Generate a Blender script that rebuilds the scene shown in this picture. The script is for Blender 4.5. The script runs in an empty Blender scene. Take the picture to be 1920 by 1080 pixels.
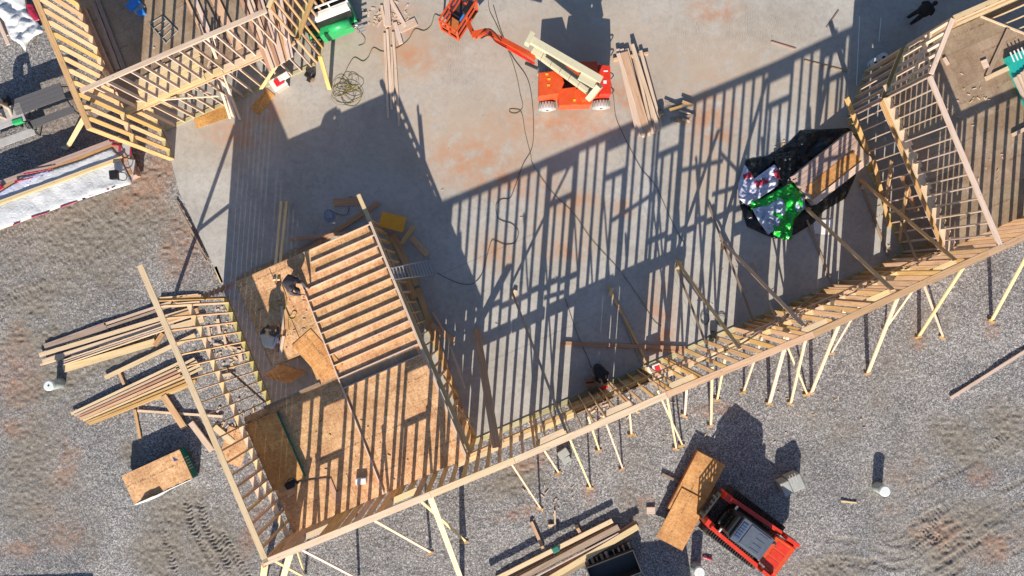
import bpy, bmesh, math, random
import numpy as np
from mathutils import Vector, Matrix, noise as mnoise
random.seed(7); np.random.seed(7)
scene = bpy.context.scene
COL = scene.collection

# ---------------------------------------------------------------- camera, sky, sun, exposure
CAM_H = 28.0                      # drone height above the slab (metres)
F = 1371.0                        # focal length in photograph pixels (1920 wide)
cam = bpy.data.cameras.new('drone_camera')
cam.sensor_width = 36.0; cam.lens = 36.0 * F / 1920.0
cam.clip_start = 0.1; cam.clip_end = 2000
cam_o = bpy.data.objects.new('drone_camera', cam); COL.objects.link(cam_o)
cam_o.location = (0, 0, CAM_H); scene.camera = cam_o

SUN_RUN = 1.81                    # shadow length per metre of height
SUN_SIDE = 0.07                   # drift of the shadow to the right
sun_d = Vector((SUN_SIDE * SUN_RUN, SUN_RUN, -1.0)).normalized()
world = bpy.data.worlds.new('World'); scene.world = world; world.use_nodes = True
wn = world.node_tree
sky = wn.nodes.new('ShaderNodeTexSky'); sky.sky_type = 'NISHITA'; sky.sun_disc = False
sky.sun_elevation = math.asin(-sun_d.z)
sky.sun_rotation = math.radians(180) + math.atan(SUN_SIDE)
sky.air_density = 1.0; sky.dust_density = 0.6; sky.ozone_density = 3.0
bg = wn.nodes['Background']; bg.inputs['Strength'].default_value = 0.082
wn.links.new(sky.outputs[0], bg.inputs['Color'])
sl = bpy.data.lights.new('sun', 'SUN'); sl.energy = 5.0; sl.angle = math.radians(0.5)
sl.color = (1.0, 0.905, 0.775)
so = bpy.data.objects.new('sun', sl); COL.objects.link(so)
so.rotation_euler = sun_d.to_track_quat('-Z', 'Y').to_euler(); so.location = (-2, -30, 20)
vs = scene.view_settings
vs.view_transform = 'Standard'; vs.look = 'None'; vs.gamma = 1.0; vs.use_curve_mapping = False
vs.exposure = 0.68

# ---------------------------------------------------------------- survey helpers
def P(px, py, z=0.0):
    """a point of the photograph's grid at a known height, in metres"""
    s = (CAM_H - z) / F
    return Vector(((px - 960) * s, (540 - py) * s, z))
TH = math.atan(0.4345)
U = Vector((math.cos(TH), math.sin(TH), 0)); V = Vector((-math.sin(TH), math.cos(TH), 0)); Z = Vector((0, 0, 1))
O = P(590, 959)
def L(a, b, z=0.0):
    """building axes: a along the long wall, b away from it"""
    return O + U * a + V * b + Z * z
def ab(px, py, z=0.0):
    d = P(px, py, z) - O
    return d.dot(U), d.dot(V)
def on_wall(px, py):
    """point of the long wall's plane seen at that spot"""
    k = ((py - 540) + 0.4345 * (px - 960)) / (959 - 540 - 0.4345 * 370)
    return P(px, py, max(0.04, CAM_H * (1 - 1 / k)))

# ---------------------------------------------------------------- materials
def new_mat(name):
    m = bpy.data.materials.new(name); m.use_nodes = True
    nt = m.node_tree; b = nt.nodes['Principled BSDF']
    return m, nt, b
def nd(nt, typ, **kw):
    n = nt.nodes.new(typ)
    for k, v in kw.items():
        if k.startswith('i_'):
            key = k[2:]; key = int(key) if key.isdigit() else key
            n.inputs[key].default_value = v
        else: setattr(n, k, v)
    return n
def ramp(nt, stops):
    r = nt.nodes.new('ShaderNodeValToRGB'); e = r.color_ramp.elements
    while len(e) < len(stops): e.new(0.5)
    for x, (p, c) in zip(e, stops): x.position = p; x.color = (*c, 1)
    return r
def mixc(nt, fac, a, b, mode='MIX'):
    m = nt.nodes.new('ShaderNodeMix'); m.data_type = 'RGBA'; m.blend_type = mode
    for sock, val in ((0, fac), (6, a), (7, b)):
        if isinstance(val, bpy.types.NodeSocket): nt.links.new(val, m.inputs[sock])
        elif sock == 0: m.inputs[0].default_value = val
        else: m.inputs[sock].default_value = (*val, 1)
    return m.outputs[2]
def math_n(nt, op, a, b=0.5, clamp=False):
    m = nt.nodes.new('ShaderNodeMath'); m.operation = op; m.use_clamp = clamp
    for i, v in ((0, a), (1, b)):
        if isinstance(v, bpy.types.NodeSocket): nt.links.new(v, m.inputs[i])
        else: m.inputs[i].default_value = v
    return m.outputs[0]
def rand_coord(nt, scale):
    """object coordinates shifted per object so no two boards show the same grain"""
    tc = nd(nt, 'ShaderNodeTexCoord'); oi = nd(nt, 'ShaderNodeObjectInfo')
    mp = nd(nt, 'ShaderNodeVectorMath', operation='MULTIPLY_ADD')
    nt.links.new(tc.outputs['Object'], mp.inputs[0]); mp.inputs[1].default_value = scale
    off = math_n(nt, 'MULTIPLY', oi.outputs['Random'], 93.0)
    nt.links.new(off, mp.inputs[2])
    return mp.outputs[0], oi.outputs['Random'], tc.outputs['Object']
def wood(name, dark, mid, light, rough=0.75, spread=0.28):
    m, nt, b = new_mat(name)
    v, rnd, oc = rand_coord(nt, (1.2, 26.0, 26.0))
    n1 = nd(nt, 'ShaderNodeTexNoise', i_Scale=1.0, i_Detail=4.0, i_Roughness=0.6); nt.links.new(v, n1.inputs['Vector'])
    r = ramp(nt, [(0.28, dark), (0.5, mid), (0.72, light)]); nt.links.new(n1.outputs['Fac'], r.inputs[0])
    v2, _, _ = rand_coord(nt, (2.4, 9.0, 9.0))
    vo = nd(nt, 'ShaderNodeTexVoronoi', i_Scale=1.0); nt.links.new(v2, vo.inputs['Vector'])
    kn = ramp(nt, [(0.05, (1, 1, 1)), (0.14, (0, 0, 0))]); nt.links.new(vo.outputs['Distance'], kn.inputs[0])
    c = mixc(nt, math_n(nt, 'MULTIPLY', kn.outputs[0], 0.65), r.outputs[0], tuple(x * 0.35 for x in dark))
    hs = nd(nt, 'ShaderNodeHueSaturation'); nt.links.new(c, hs.inputs['Color'])
    val = math_n(nt, 'MULTIPLY_ADD', rnd, spread); val.node.inputs[2].default_value = 1.0 - spread / 2
    nt.links.new(val, hs.inputs['Value'])
    wnz = nd(nt, 'ShaderNodeTexWhiteNoise', noise_dimensions='1D'); nt.links.new(rnd, wnz.inputs['W'])
    sat = math_n(nt, 'MULTIPLY_ADD', wnz.outputs['Value'], 0.28); sat.node.inputs[2].default_value = 0.78
    nt.links.new(sat, hs.inputs['Saturation'])
    hue = math_n(nt, 'MULTIPLY_ADD', wnz.outputs['Value'], 0.022); hue.node.inputs[2].default_value = 0.489
    nt.links.new(hue, hs.inputs['Hue'])
    nt.links.new(hs.outputs[0], b.inputs['Base Color'])
    b.inputs['Roughness'].default_value = rough
    bp = nd(nt, 'ShaderNodeBump', i_Strength=0.25, i_Distance=0.004); nt.links.new(n1.outputs['Fac'], bp.inputs['Height'])
    nt.links.new(bp.outputs[0], b.inputs['Normal'])
    return m
PINE = wood('pine', (0.41, 0.215, 0.08), (0.55, 0.32, 0.132), (0.64, 0.415, 0.195))
PINE_PALE = wood('pale_pine', (0.54, 0.375, 0.19), (0.65, 0.48, 0.265), (0.72, 0.56, 0.345), spread=0.2)
PINE_PINK = wood('pinkish_pine', (0.48, 0.33, 0.23), (0.60, 0.44, 0.33), (0.68, 0.53, 0.42), spread=0.22)
PINE_RED = wood('reddish_plank', (0.34, 0.16, 0.08), (0.44, 0.23, 0.12), (0.52, 0.29, 0.16))
PINE_OLD = wood('weathered_pine', (0.20, 0.14, 0.09), (0.30, 0.21, 0.14), (0.38, 0.28, 0.20))
MAUVE = wood('mauve_plank', (0.30, 0.20, 0.175), (0.40, 0.28, 0.245), (0.48, 0.36, 0.32))
TREATED = wood('treated_pine', (0.28, 0.25, 0.09), (0.40, 0.36, 0.16), (0.50, 0.45, 0.24))

def osb(name, dark, mid, light, printed=True, var=1.0):
    m, nt, b = new_mat(name)
    cols = []
    v, rnd, oc = rand_coord(nt, (9.0, 34.0, 9.0))
    v2, _, _ = rand_coord(nt, (30.0, 8.0, 9.0))
    for vv in (v, v2):
        vo = nd(nt, 'ShaderNodeTexVoronoi', i_Scale=1.0, i_Randomness=1.0); nt.links.new(vv, vo.inputs['Vector'])
        sp = nd(nt, 'ShaderNodeSeparateColor'); nt.links.new(vo.outputs['Color'], sp.inputs[0]); cols.append(sp.outputs[0])
    f = math_n(nt, 'MULTIPLY', math_n(nt, 'ADD', cols[0], cols[1]), 0.5)
    r = ramp(nt, [(0.12, dark), (0.5, mid), (0.9, light)]); nt.links.new(f, r.inputs[0])
    v3, _, _ = rand_coord(nt, (1.3, 1.3, 1.3))
    nz = nd(nt, 'ShaderNodeTexNoise', i_Scale=1.0, i_Detail=3.0); nt.links.new(v3, nz.inputs['Vector'])
    r2 = ramp(nt, [(0.35, (0.78, 0.70, 0.62)), (0.65, (1.1, 1.08, 1.05))]); nt.links.new(nz.outputs['Fac'], r2.inputs[0])
    c = mixc(nt, 1.0, r.outputs[0], r2.outputs[0], 'MULTIPLY')
    hs = nd(nt, 'ShaderNodeHueSaturation'); nt.links.new(c, hs.inputs['Color'])
    val = math_n(nt, 'MULTIPLY_ADD', rnd, 0.20 * var); val.node.inputs[2].default_value = 1.0 - 0.1 * var
    nt.links.new(val, hs.inputs['Value'])
    hue = math_n(nt, 'MULTIPLY_ADD', rnd, -0.012 * var); hue.node.inputs[2].default_value = 0.50 + 0.005 * var
    nt.links.new(hue, hs.inputs['Hue'])
    out = hs.outputs[0]
    if printed:       # the mill's ink line along the sheet, broken up like stamped text
        sx = nd(nt, 'ShaderNodeSeparateXYZ'); nt.links.new(oc, sx.inputs[0])
        yy = math_n(nt, 'SUBTRACT', sx.outputs[1], 0.13)
        band = math_n(nt, 'LESS_THAN', math_n(nt, 'ABSOLUTE', yy), 0.035)
        v4, _, _ = rand_coord(nt, (26.0, 18.0, 0.0))
        t = nd(nt, 'ShaderNodeTexNoise', i_Scale=1.0, i_Detail=1.0); nt.links.new(v4, t.inputs['Vector'])
        on = math_n(nt, 'GREATER_THAN', t.outputs['Fac'], 0.52)
        v5, _, _ = rand_coord(nt, (1.6, 0.0, 0.0))
        t2 = nd(nt, 'ShaderNodeTexNoise', i_Scale=1.0, i_Detail=0.0); nt.links.new(v5, t2.inputs['Vector'])
        on2 = math_n(nt, 'GREATER_THAN', t2.outputs['Fac'], 0.46)
        fac = math_n(nt, 'MULTIPLY', math_n(nt, 'MULTIPLY', band, on), math_n(nt, 'MULTIPLY', on2, 0.62))
        out = mixc(nt, fac, out, (0.09, 0.05, 0.03))
    nt.links.new(out, b.inputs['Base Color']); b.inputs['Roughness'].default_value = 0.7
    bp = nd(nt, 'ShaderNodeBump', i_Strength=0.3, i_Distance=0.004); nt.links.new(f, bp.inputs['Height'])
    nt.links.new(bp.outputs[0], b.inputs['Normal'])
    return m
OSB = osb('strand_board', (0.45, 0.235, 0.10), (0.605, 0.365, 0.18), (0.70, 0.48, 0.275))
OSB_OLD = osb('weathered_strand_board', (0.255, 0.19, 0.13), (0.30, 0.23, 0.16), (0.335, 0.265, 0.19))
OSB_ORANGE = osb('orange_strand_board', (0.44, 0.20, 0.055), (0.565, 0.295, 0.095), (0.64, 0.38, 0.15))

OSB_EVEN = osb('even_orange_strand_board', (0.44, 0.20, 0.06), (0.565, 0.29, 0.10), (0.64, 0.38, 0.16), var=0.1)
def plain(name, col, rough=0.5, metal=0.0, vary=0.12, scale=6.0, coat=0.0, dirt=0.0):
    m, nt, b = new_mat(name)
    v, rnd, oc = rand_coord(nt, (scale, scale, scale))
    n = nd(nt, 'ShaderNodeTexNoise', i_Scale=1.0, i_Detail=5.0, i_Roughness=0.65); nt.links.new(v, n.inputs['Vector'])
    r = ramp(nt, [(0.3, tuple(c * (1 - vary) for c in col)), (0.7, tuple(min(1, c * (1 + vary)) for c in col))])
    nt.links.new(n.outputs['Fac'], r.inputs[0]); out = r.outputs[0]
    if dirt:
        rr = ramp(nt, [(0.5, (0, 0, 0)), (0.75, (1, 1, 1))]); nt.links.new(n.outputs['Fac'], rr.inputs[0])
        out = mixc(nt, math_n(nt, 'MULTIPLY', rr.outputs[0], dirt), out, (0.20, 0.15, 0.11))
    nt.links.new(out, b.inputs['Base Color'])
    b.inputs['Roughness'].default_value = rough; b.inputs['Metallic'].default_value = metal
    b.inputs['Coat Weight'].default_value = coat
    return m
M_ORANGE = plain('orange_paint', (0.62, 0.075, 0.012), 0.42, coat=0.2, dirt=0.35)
M_RED = plain('red_paint', (0.66, 0.035, 0.012), 0.38, coat=0.3, dirt=0.25)
M_CREAM = plain('cream_paint', (0.55, 0.51, 0.36), 0.45, dirt=0.4)
M_GREEN = plain('green_paint', (0.02, 0.36, 0.11), 0.42, coat=0.2, dirt=0.15)
M_TEAL = plain('teal_edge_paint', (0.005, 0.15, 0.12), 0.6)
M_TEAL2 = plain('teal_wrap', (0.015, 0.36, 0.31), 0.5)
M_BLACK = plain('black_plastic', (0.012, 0.012, 0.013), 0.45, vary=0.3)
M_RUBBER = plain('black_rubber', (0.025, 0.024, 0.022), 0.85, vary=0.3, dirt=0.5)
M_TYRE = plain('grey_tyre', (0.33, 0.325, 0.315), 0.8, dirt=0.5)
M_GREYP = plain('grey_roof_paint', (0.085, 0.105, 0.145), 0.45, dirt=0.15)
M_UTIL = plain('grey_box_plastic', (0.36, 0.37, 0.35), 0.55)
M_WHITE = plain('white_paint', (0.72, 0.72, 0.70), 0.5, vary=0.06)
M_PVC = plain('pvc_white', (0.66, 0.70, 0.69), 0.4, vary=0.05, dirt=0.15)
M_PVCG = plain('pvc_grey_green', (0.36, 0.42, 0.40), 0.45, vary=0.08, dirt=0.25)
M_STEEL = plain('aluminium', (0.55, 0.56, 0.58), 0.35, metal=0.8)
M_DARKST = plain('dark_steel', (0.06, 0.06, 0.062), 0.5, metal=0.5)
M_DECKGREY = plain('grey_composite', (0.10, 0.098, 0.105), 0.6, scale=14)
M_LGREY = plain('light_grey_top', (0.40, 0.39, 0.385), 0.6)
M_CARD = plain('brown_cardboard', (0.30, 0.16, 0.095), 0.8)
M_BLUE = plain('blue_plastic', (0.03, 0.20, 0.60), 0.45)
M_REDP = plain('red_plastic', (0.60, 0.02, 0.03), 0.45)
M_YEL = plain('yellow_plastic', (0.65, 0.45, 0.02), 0.45)
M_CORD = plain('olive_cord', (0.13, 0.12, 0.05), 0.7)
M_CORDY = plain('yellow_cord', (0.36, 0.27, 0.05), 0.7)
M_CORDD = plain('dark_cord', (0.05, 0.05, 0.05), 0.7)
M_SKIN = plain('skin', (0.48, 0.27, 0.18), 0.55)
M_HAIR = plain('dark_hair', (0.03, 0.02, 0.015), 0.7)
M_CLOTHK = plain('black_cloth', (0.016, 0.015, 0.017), 0.9, vary=0.35)
M_CLOTHG = plain('grey_cloth', (0.16, 0.16, 0.165), 0.9)
M_CLOTHM = plain('mauve_cloth', (0.075, 0.06, 0.07), 0.9)
M_JEANS = plain('blue_jeans', (0.05, 0.06, 0.12), 0.9)
M_BOOT = plain('dark_boot', (0.03, 0.022, 0.018), 0.8)
M_TAN = plain('tan_cloth', (0.42, 0.33, 0.24), 0.9)
def film(name, col, rough=0.22, spec=0.6, vary=0.12):
    m = plain(name, col, rough, vary=vary, scale=2.2)
    nt = m.node_tree; b = nt.nodes['Principled BSDF']
    tc = nd(nt, 'ShaderNodeTexCoord')
    n = nd(nt, 'ShaderNodeTexNoise', i_Scale=5.0, i_Detail=3.0, i_Distortion=1.6); nt.links.new(tc.outputs['Object'], n.inputs['Vector'])
    bp = nd(nt, 'ShaderNodeBump', i_Strength=0.9, i_Distance=0.03); nt.links.new(n.outputs['Fac'], bp.inputs['Height'])
    nt.links.new(bp.outputs[0], b.inputs['Normal'])
    return m
F_BLACK = film('black_sheeting', (0.008, 0.009, 0.009), 0.28)
F_WHITE = film('white_wrap', (0.56, 0.58, 0.60), 0.3)
F_LILAC = film('lilac_white_wrap', (0.50, 0.52, 0.66), 0.25)
F_CLEAR = film('clear_wrap', (0.40, 0.47, 0.60), 0.15)
F_GREEN = film('green_wrap', (0.01, 0.42, 0.04), 0.2)
F_REDPR = film('red_print', (0.34, 0.02, 0.05), 0.4)

# ---------------------------------------------------------------- object helpers
def props(o, label=None, cat=None, group=None, kind=None):
    if label: o['label'] = label
    if cat: o['category'] = cat
    if group: o['group'] = group
    if kind: o['kind'] = kind
    return o
def thing(name, label, cat, loc, group=None):
    o = bpy.data.objects.new(name, None); COL.objects.link(o)
    o.location = loc; o.empty_display_size = 0.3
    return props(o, label, cat, group)
def link(name, me, mtx, parent=None, mat=None):
    o = bpy.data.objects.new(name, me); COL.objects.link(o)
    if parent is not None:
        o.parent = parent
        pl = parent; off = Vector((0, 0, 0))
        while pl is not None:
            off = off + pl.location if pl.type == 'EMPTY' else off + pl.matrix_basis.translation
            pl = pl.parent
        mtx = (WORLD[parent.name] if parent.name in WORLD else Matrix.Translation(parent.location)).inverted() @ mtx
    o.matrix_basis = mtx
    WORLD[o.name] = (WORLD.get(parent.name, Matrix.Translation(parent.location)) @ mtx) if parent is not None else mtx.copy()
    return o
WORLD = {}
_boxes = {}
def box_mesh(l, w, t, mat):
    key = (round(l, 2), round(w, 3), round(t, 3), mat.name)
    if key not in _boxes:
        l, w, t = key[:3]
        me = bpy.data.meshes.new('timber')
        c = [(x, y, z) for x in (-l / 2, l / 2) for y in (-w / 2, w / 2) for z in (-t / 2, t / 2)]
        f = [(0, 1, 3, 2), (4, 6, 7, 5), (0, 4, 5, 1), (2, 3, 7, 6), (0, 2, 6, 4), (1, 5, 7, 3)]
        me.from_pydata(c, [], f); me.materials.append(mat); me.update()
        _boxes[key] = me
    return _boxes[key]
def frame(p, d, up):
    x = d.normalized(); y = up.cross(x)
    if y.length < 1e-4: y = Vector((0, 1, 0)).cross(x)
    y.normalize(); z = x.cross(y)
    m = Matrix((x, y, z)).transposed().to_4x4(); m.translation = p
    return m
def board(name, mat, p0, p1, w, t, up=Z, parent=None, label=None, cat=None, group=None):
    """a sawn board: its centre line runs p0 -> p1, w across, t along up"""
    d = p1 - p0
    o = link(name, box_mesh(d.length, w, t, mat), frame((p0 + p1) / 2, d, up), parent)
    if label: props(o, label, cat, group)
    return o
def lying(name, mat, a, b, w, t, z, label=None, cat='board', group=None, parent=None, tilt=0.0):
    """board lying flat with its underside at z; a and b are spots in the photograph"""
    p0 = P(a[0], a[1], z + t / 2); p1 = P(b[0], b[1], z + t / 2 + tilt)
    return board(name, mat, p0, p1, w, t, Z, parent, label, cat, group)
def block(name, mat, c, size, rot=0.0, parent=None, bevel=0.0, label=None, cat=None, group=None, axis=None):
    sx, sy, sz = size
    if bevel:
        bm = bmesh.new(); bmesh.ops.create_cube(bm, size=1.0)
        bmesh.ops.scale(bm, vec=size, verts=bm.verts)
        bmesh.ops.bevel(bm, geom=bm.edges[:], offset=bevel, segments=2, affect='EDGES', profile=0.6)
        me = bpy.data.meshes.new(name); bm.to_mesh(me); bm.free(); me.materials.append(mat)
    else: me = box_mesh(sx, sy, sz, mat)
    m = Matrix.Translation(c) @ (axis.to_4x4() if axis else Matrix.Rotation(rot, 4, 'Z'))
    o = link(name, me, m, parent)
    if label: props(o, label, cat, group)
    return o
def mesh_obj(name, verts, faces, mat, parent=None, mats=None, idx=None, smooth=False):
    me = bpy.data.meshes.new(name); me.from_pydata([tuple(v) for v in verts], [], faces)
    for m in (mats or [mat]): me.materials.append(m)
    if idx: me.polygons.foreach_set('material_index', idx)
    if smooth: me.polygons.foreach_set('use_smooth', [True] * len(me.polygons))
    me.update()
    return link(name, me, Matrix.Identity(4), parent)
def local_mesh(name, verts, faces, mat, origin, parent=None, smooth=False, rot=0.0):
    """world-space vertices stored about their own origin"""
    R = Matrix.Translation(origin) @ Matrix.Rotation(rot, 4, 'Z'); Ri = R.inverted()
    me = bpy.data.meshes.new(name); me.from_pydata([tuple(Ri @ Vector(v)) for v in verts], [], faces); me.materials.append(mat)
    if smooth: me.polygons.foreach_set('use_smooth', [True] * len(me.polygons))
    me.update()
    return link(name, me, R, parent)
def prism(name, poly, z0, z1, mat, parent=None, rot=0.0, top_only=False):
    n = len(poly); c = sum((Vector((p[0], p[1], 0)) for p in poly), Vector()) / n; c.z = (z0 + z1) / 2
    vs_ = [Vector((p[0], p[1], z0)) for p in poly] + [Vector((p[0], p[1], z1)) for p in poly]
    area = sum(poly[i][0] * poly[(i + 1) % n][1] - poly[(i + 1) % n][0] * poly[i][1] for i in range(n))
    r = list(range(n)) if area > 0 else list(range(n))[::-1]
    fs = [tuple(n + i for i in r), tuple(i for i in r[::-1])]
    fs += [(r[i], r[(i + 1) % n], n + r[(i + 1) % n], n + r[i]) for i in range(n)]
    return local_mesh(name, vs_, fs, mat, c, parent, rot=rot)
def cyl(name, mat, p0, p1, r0, r1=None, parent=None, seg=20, smooth=True):
    r1 = r0 if r1 is None else r1
    d = p1 - p0; bm = bmesh.new()
    bmesh.ops.create_cone(bm, cap_ends=True, segments=seg, radius1=r0, radius2=r1, depth=d.length)
    me = bpy.data.meshes.new(name); bm.to_mesh(me); bm.free(); me.materials.append(mat)
    for p in me.polygons: p.use_smooth = smooth and len(p.vertices) == 4
    m = d.to_track_quat('Z', 'Y').to_matrix().to_4x4(); m.translation = (p0 + p1) / 2
    return link(name, me, m, parent)
def smooth_path(pts, n=6):
    out = []
    for i in range(len(pts) - 1):
        p0 = pts[max(i - 1, 0)]; p1 = pts[i]; p2 = pts[i + 1]; p3 = pts[min(i + 2, len(pts) - 1)]
        for k in range(n):
            t = k / n
            out.append(0.5 * ((2 * p1) + (p2 - p0) * t + (2 * p0 - 5 * p1 + 4 * p2 - p3) * t * t + (3 * p1 - p0 - 3 * p2 + p3) * t ** 3))
    out.append(pts[-1]); return out
def tube(name, mat, pts, r, parent=None, seg=6, n=6, smooth=True):
    path = smooth_path(pts, n) if n > 1 else pts
    vs_, fs = [], []
    for i, p in enumerate(path):
        d = (path[min(i + 1, len(path) - 1)] - path[max(i - 1, 0)]).normalized()
        s = d.cross(Z)
        if s.length < 1e-3: s = d.cross(Vector((1, 0, 0)))
        s.normalize(); w = s.cross(d)
        for k in range(seg):
            a = 2 * math.pi * k / seg
            vs_.append(p + s * (r * math.cos(a)) + w * (r * math.sin(a)))
    for i in range(len(path) - 1):
        for k in range(seg):
            a = i * seg + k; b2 = i * seg + (k + 1) % seg
            fs.append((a, b2, b2 + seg, a + seg))
    fs.append(tuple(range(seg))[::-1]); fs.append(tuple(range(len(vs_) - seg, len(vs_))))
    return local_mesh(name, vs_, fs, mat, path[0], parent, smooth=True)
def join_boxes(name, mat, items, parent=None, origin=None):
    """several small boxes as one mesh; items: (centre, size, rotation about z)"""
    vs_, fs = [], []
    for c, s, r in items:
        b0 = len(vs_); cr, sr = math.cos(r), math.sin(r)
        for x in (-.5, .5):
            for y in (-.5, .5):
                for z in (-.5, .5):
                    X, Y = x * s[0], y * s[1]
                    vs_.append(Vector((c[0] + X * cr - Y * sr, c[1] + X * sr + Y * cr, c[2] + z * s[2])))
        fs += [tuple(b0 + i for i in f) for f in ((0, 1, 3, 2), (4, 6, 7, 5), (0, 4, 5, 1), (2, 3, 7, 6), (0, 2, 6, 4), (1, 5, 7, 3))]
    return local_mesh(name, vs_, fs, mat, origin or Vector(items[0][0]), parent)
ORD = ['leftmost', 'second', 'third', 'fourth', 'fifth', 'sixth', 'seventh', 'eighth', 'ninth', 'tenth', 'eleventh', 'twelfth', 'thirteenth',
       'fourteenth', 'fifteenth', 'sixteenth', 'seventeenth', 'eighteenth', 'nineteenth', 'twentieth', 'twenty-first', 'twenty-second',
       'twenty-third', 'twenty-fourth', 'twenty-fifth', 'twenty-sixth', 'twenty-seventh', 'twenty-eighth', 'twenty-ninth', 'thirtieth', 'thirty-first']
GZ = -0.12                        # gravel level below the slab top

# ---------------------------------------------------------------- ground: gravel with clay, soil and machine tracks
def vnoise(nx, ny, cell, rng):
    gx, gy = int(nx / cell) + 3, int(ny / cell) + 3
    g = rng.random((gy, gx)); x = np.arange(nx) / cell; y = np.arange(ny) / cell
    xi = x.astype(int); yi = y.astype(int); fx = x - xi; fy = y - yi
    fx = fx * fx * (3 - 2 * fx); fy = (fy * fy * (3 - 2 * fy))[:, None]
    a = g[yi][:, xi] * (1 - fx) + g[yi][:, xi + 1] * fx
    b = g[yi + 1][:, xi] * (1 - fx) + g[yi + 1][:, xi + 1] * fx
    return a * (1 - fy) + b * fy
def build_ground():
    rng = np.random.default_rng(3); ST = 0.04
    core_x = np.arange(-20.6, 20.6, ST); core_y = np.arange(-11.8, 11.8, ST)
    far = np.array([0.6, 2.0, 6.0, 20.0, 60.0, 180.0, 400.0])
    xs = np.concatenate([core_x[0] - far[::-1], core_x, core_x[-1] + far])
    ys = np.concatenate([core_y[0] - far[::-1], core_y, core_y[-1] + far])
    nx, ny = len(xs), len(ys)
    X, Y = np.meshgrid(xs, ys)
    PX = X / ((CAM_H - GZ) / F) + 960; PY = 540 - Y / ((CAM_H - GZ) / F)
    big = vnoise(nx, ny, 90, rng) * 0.6 + vnoise(nx, ny, 38, rng) * 0.3 + vnoise(nx, ny, 15, rng) * 0.2
    mid = vnoise(nx, ny, 22, rng) * 0.5 + vnoise(nx, ny, 9, rng) * 0.35 + vnoise(nx, ny, 4, rng) * 0.25
    white = rng.random((ny, nx))
    h = (mid - 0.5) * 0.05 + (white - 0.5) * 0.019 + (big - 0.5) * 0.06
    def blob(cx, cy, rx, ry, rot=0.0):
        c, s = math.cos(math.radians(rot)), math.sin(math.radians(rot))
        dx, dy = PX - cx, PY - cy
        u_, v_ = (dx * c + dy * s) / rx, (-dx * s + dy * c) / ry
        d = np.sqrt(u_ * u_ + v_ * v_) + (mid - 0.55) * 1.1
        return np.clip(1.35 - d, 0, 1)
    clay = np.zeros_like(h); soil = np.zeros_like(h)
    for a in [(280, 330, 55, 70, 20), (350, 470, 60, 55, 30), (235, 380, 30, 14, -20), (120, 1005, 40, 30, 0), (45, 1030, 40, 16, 0), (20, 800, 35, 25, 0),
              (120, 870, 25, 50, 20), (1105, 925, 14, 22, 0), (1210, 940, 22, 14, -30), (1000, 865, 40, 14, -20), (975, 962, 40, 14, -20), (1345, 770, 50, 14, 0),
              (1720, 640, 14, 18, 0), (1860, 615, 14, 18, 0), (1760, 1000, 45, 30, 20), (1860, 1030, 50, 30, -20), (1840, 900, 30, 20, 0), (30, 700, 40, 80, 0), (470, 1000, 20, 60, 20)]:
        clay = np.maximum(clay, blob(*a))
    for a in [(190, 430, 190, 120, -20), (60, 560, 80, 60, -20), (90, 720, 110, 40, -20), (60, 640, 90, 40, -10), (340, 960, 60, 60, 20), (400, 1020, 80, 70, 20),
              (60, 880, 80, 120, 0), (1790, 1010, 120, 70, -25), (1550, 1060, 90, 30, 0), (300, 1030, 70, 60, 0), (1800, 830, 60, 50, 30), (960, 900, 70, 30, -20),
              (225, 660, 120, 30, -20), (1450, 560, 20, 20, 0), (245, 850, 20, 25, 0), (1880, 800, 50, 60, 10)]:
        soil = np.maximum(soil, blob(*a))
    clay = np.maximum(clay, np.clip((big - 0.78) * 3, 0, 0.5)); soil = np.maximum(soil, np.clip((big - 0.62) * 2.2, 0, 0.5))
    dark = np.zeros_like(h)
    def track(pts, width, depth, pitch, skew=0.0, amp=0.018):
        nonlocal h, soil, dark
        m0 = np.zeros_like(h)
        acc = 0.0; pts = smooth_path([P(*p, GZ) for p in pts], 5)
        x0 = min(p.x for p in pts) - 1; x1 = max(p.x for p in pts) + 1; y0 = min(p.y for p in pts) - 1; y1 = max(p.y for p in pts) + 1
        ix = np.where((xs > x0) & (xs < x1))[0]; iy = np.where((ys > y0) & (ys < y1))[0]
        if not len(ix) or not len(iy): return
        sl_ = np.s_[iy[0]:iy[-1] + 1, ix[0]:ix[-1] + 1]
        bx, by = X[sl_], Y[sl_]; best = np.full(bx.shape, 9.0); bs = np.zeros(bx.shape); bl = np.zeros(bx.shape)
        for p, q in zip(pts[:-1], pts[1:]):
            d = q - p; ln = math.hypot(d.x, d.y); ux, uy = d.x / ln, d.y / ln
            t = np.clip((bx - p.x) * ux + (by - p.y) * uy, 0, ln)
            lat = -(bx - p.x) * uy + (by - p.y) * ux
            dist = np.hypot(bx - p.x - t * ux, by - p.y - t * uy)
            k = dist < best
            best[k] = dist[k]; bs[k] = (acc + t)[k]; bl[k] = lat[k]; acc += ln
        edge = np.clip((width / 2 - best) / 0.05, 0, 1)
        lugs = np.sin(2 * math.pi * (bs + skew * np.abs(bl)) / pitch)
        fade = np.clip((mid[sl_] - 0.38) * 3.2 + (white[sl_] - .5) * .8, 0, 1)
        rim = np.exp(-((best - width / 2 - 0.05) / 0.06) ** 2)
        h[sl_] = h[sl_] - edge * depth + edge * lugs * amp * fade + rim * 0.4 * depth
        soil[sl_] = np.maximum(soil[sl_], edge * (0.25 + 0.6 * fade))
        dark[sl_] = np.maximum(dark[sl_], edge * (lugs < -0.2) * 0.8 * fade)
    for off in (0, 26):
        track([(350 + off, 940), (360 + off, 985), (392 + off, 1040), (420 + off, 1090)], 0.36, 0.014, 0.15, 0.5, 0.036)
    track([(288, 958), (306, 1000), (322, 1050), (334, 1090)], 0.34, 0.012, 0.14, 0.5, 0.032)
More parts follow.
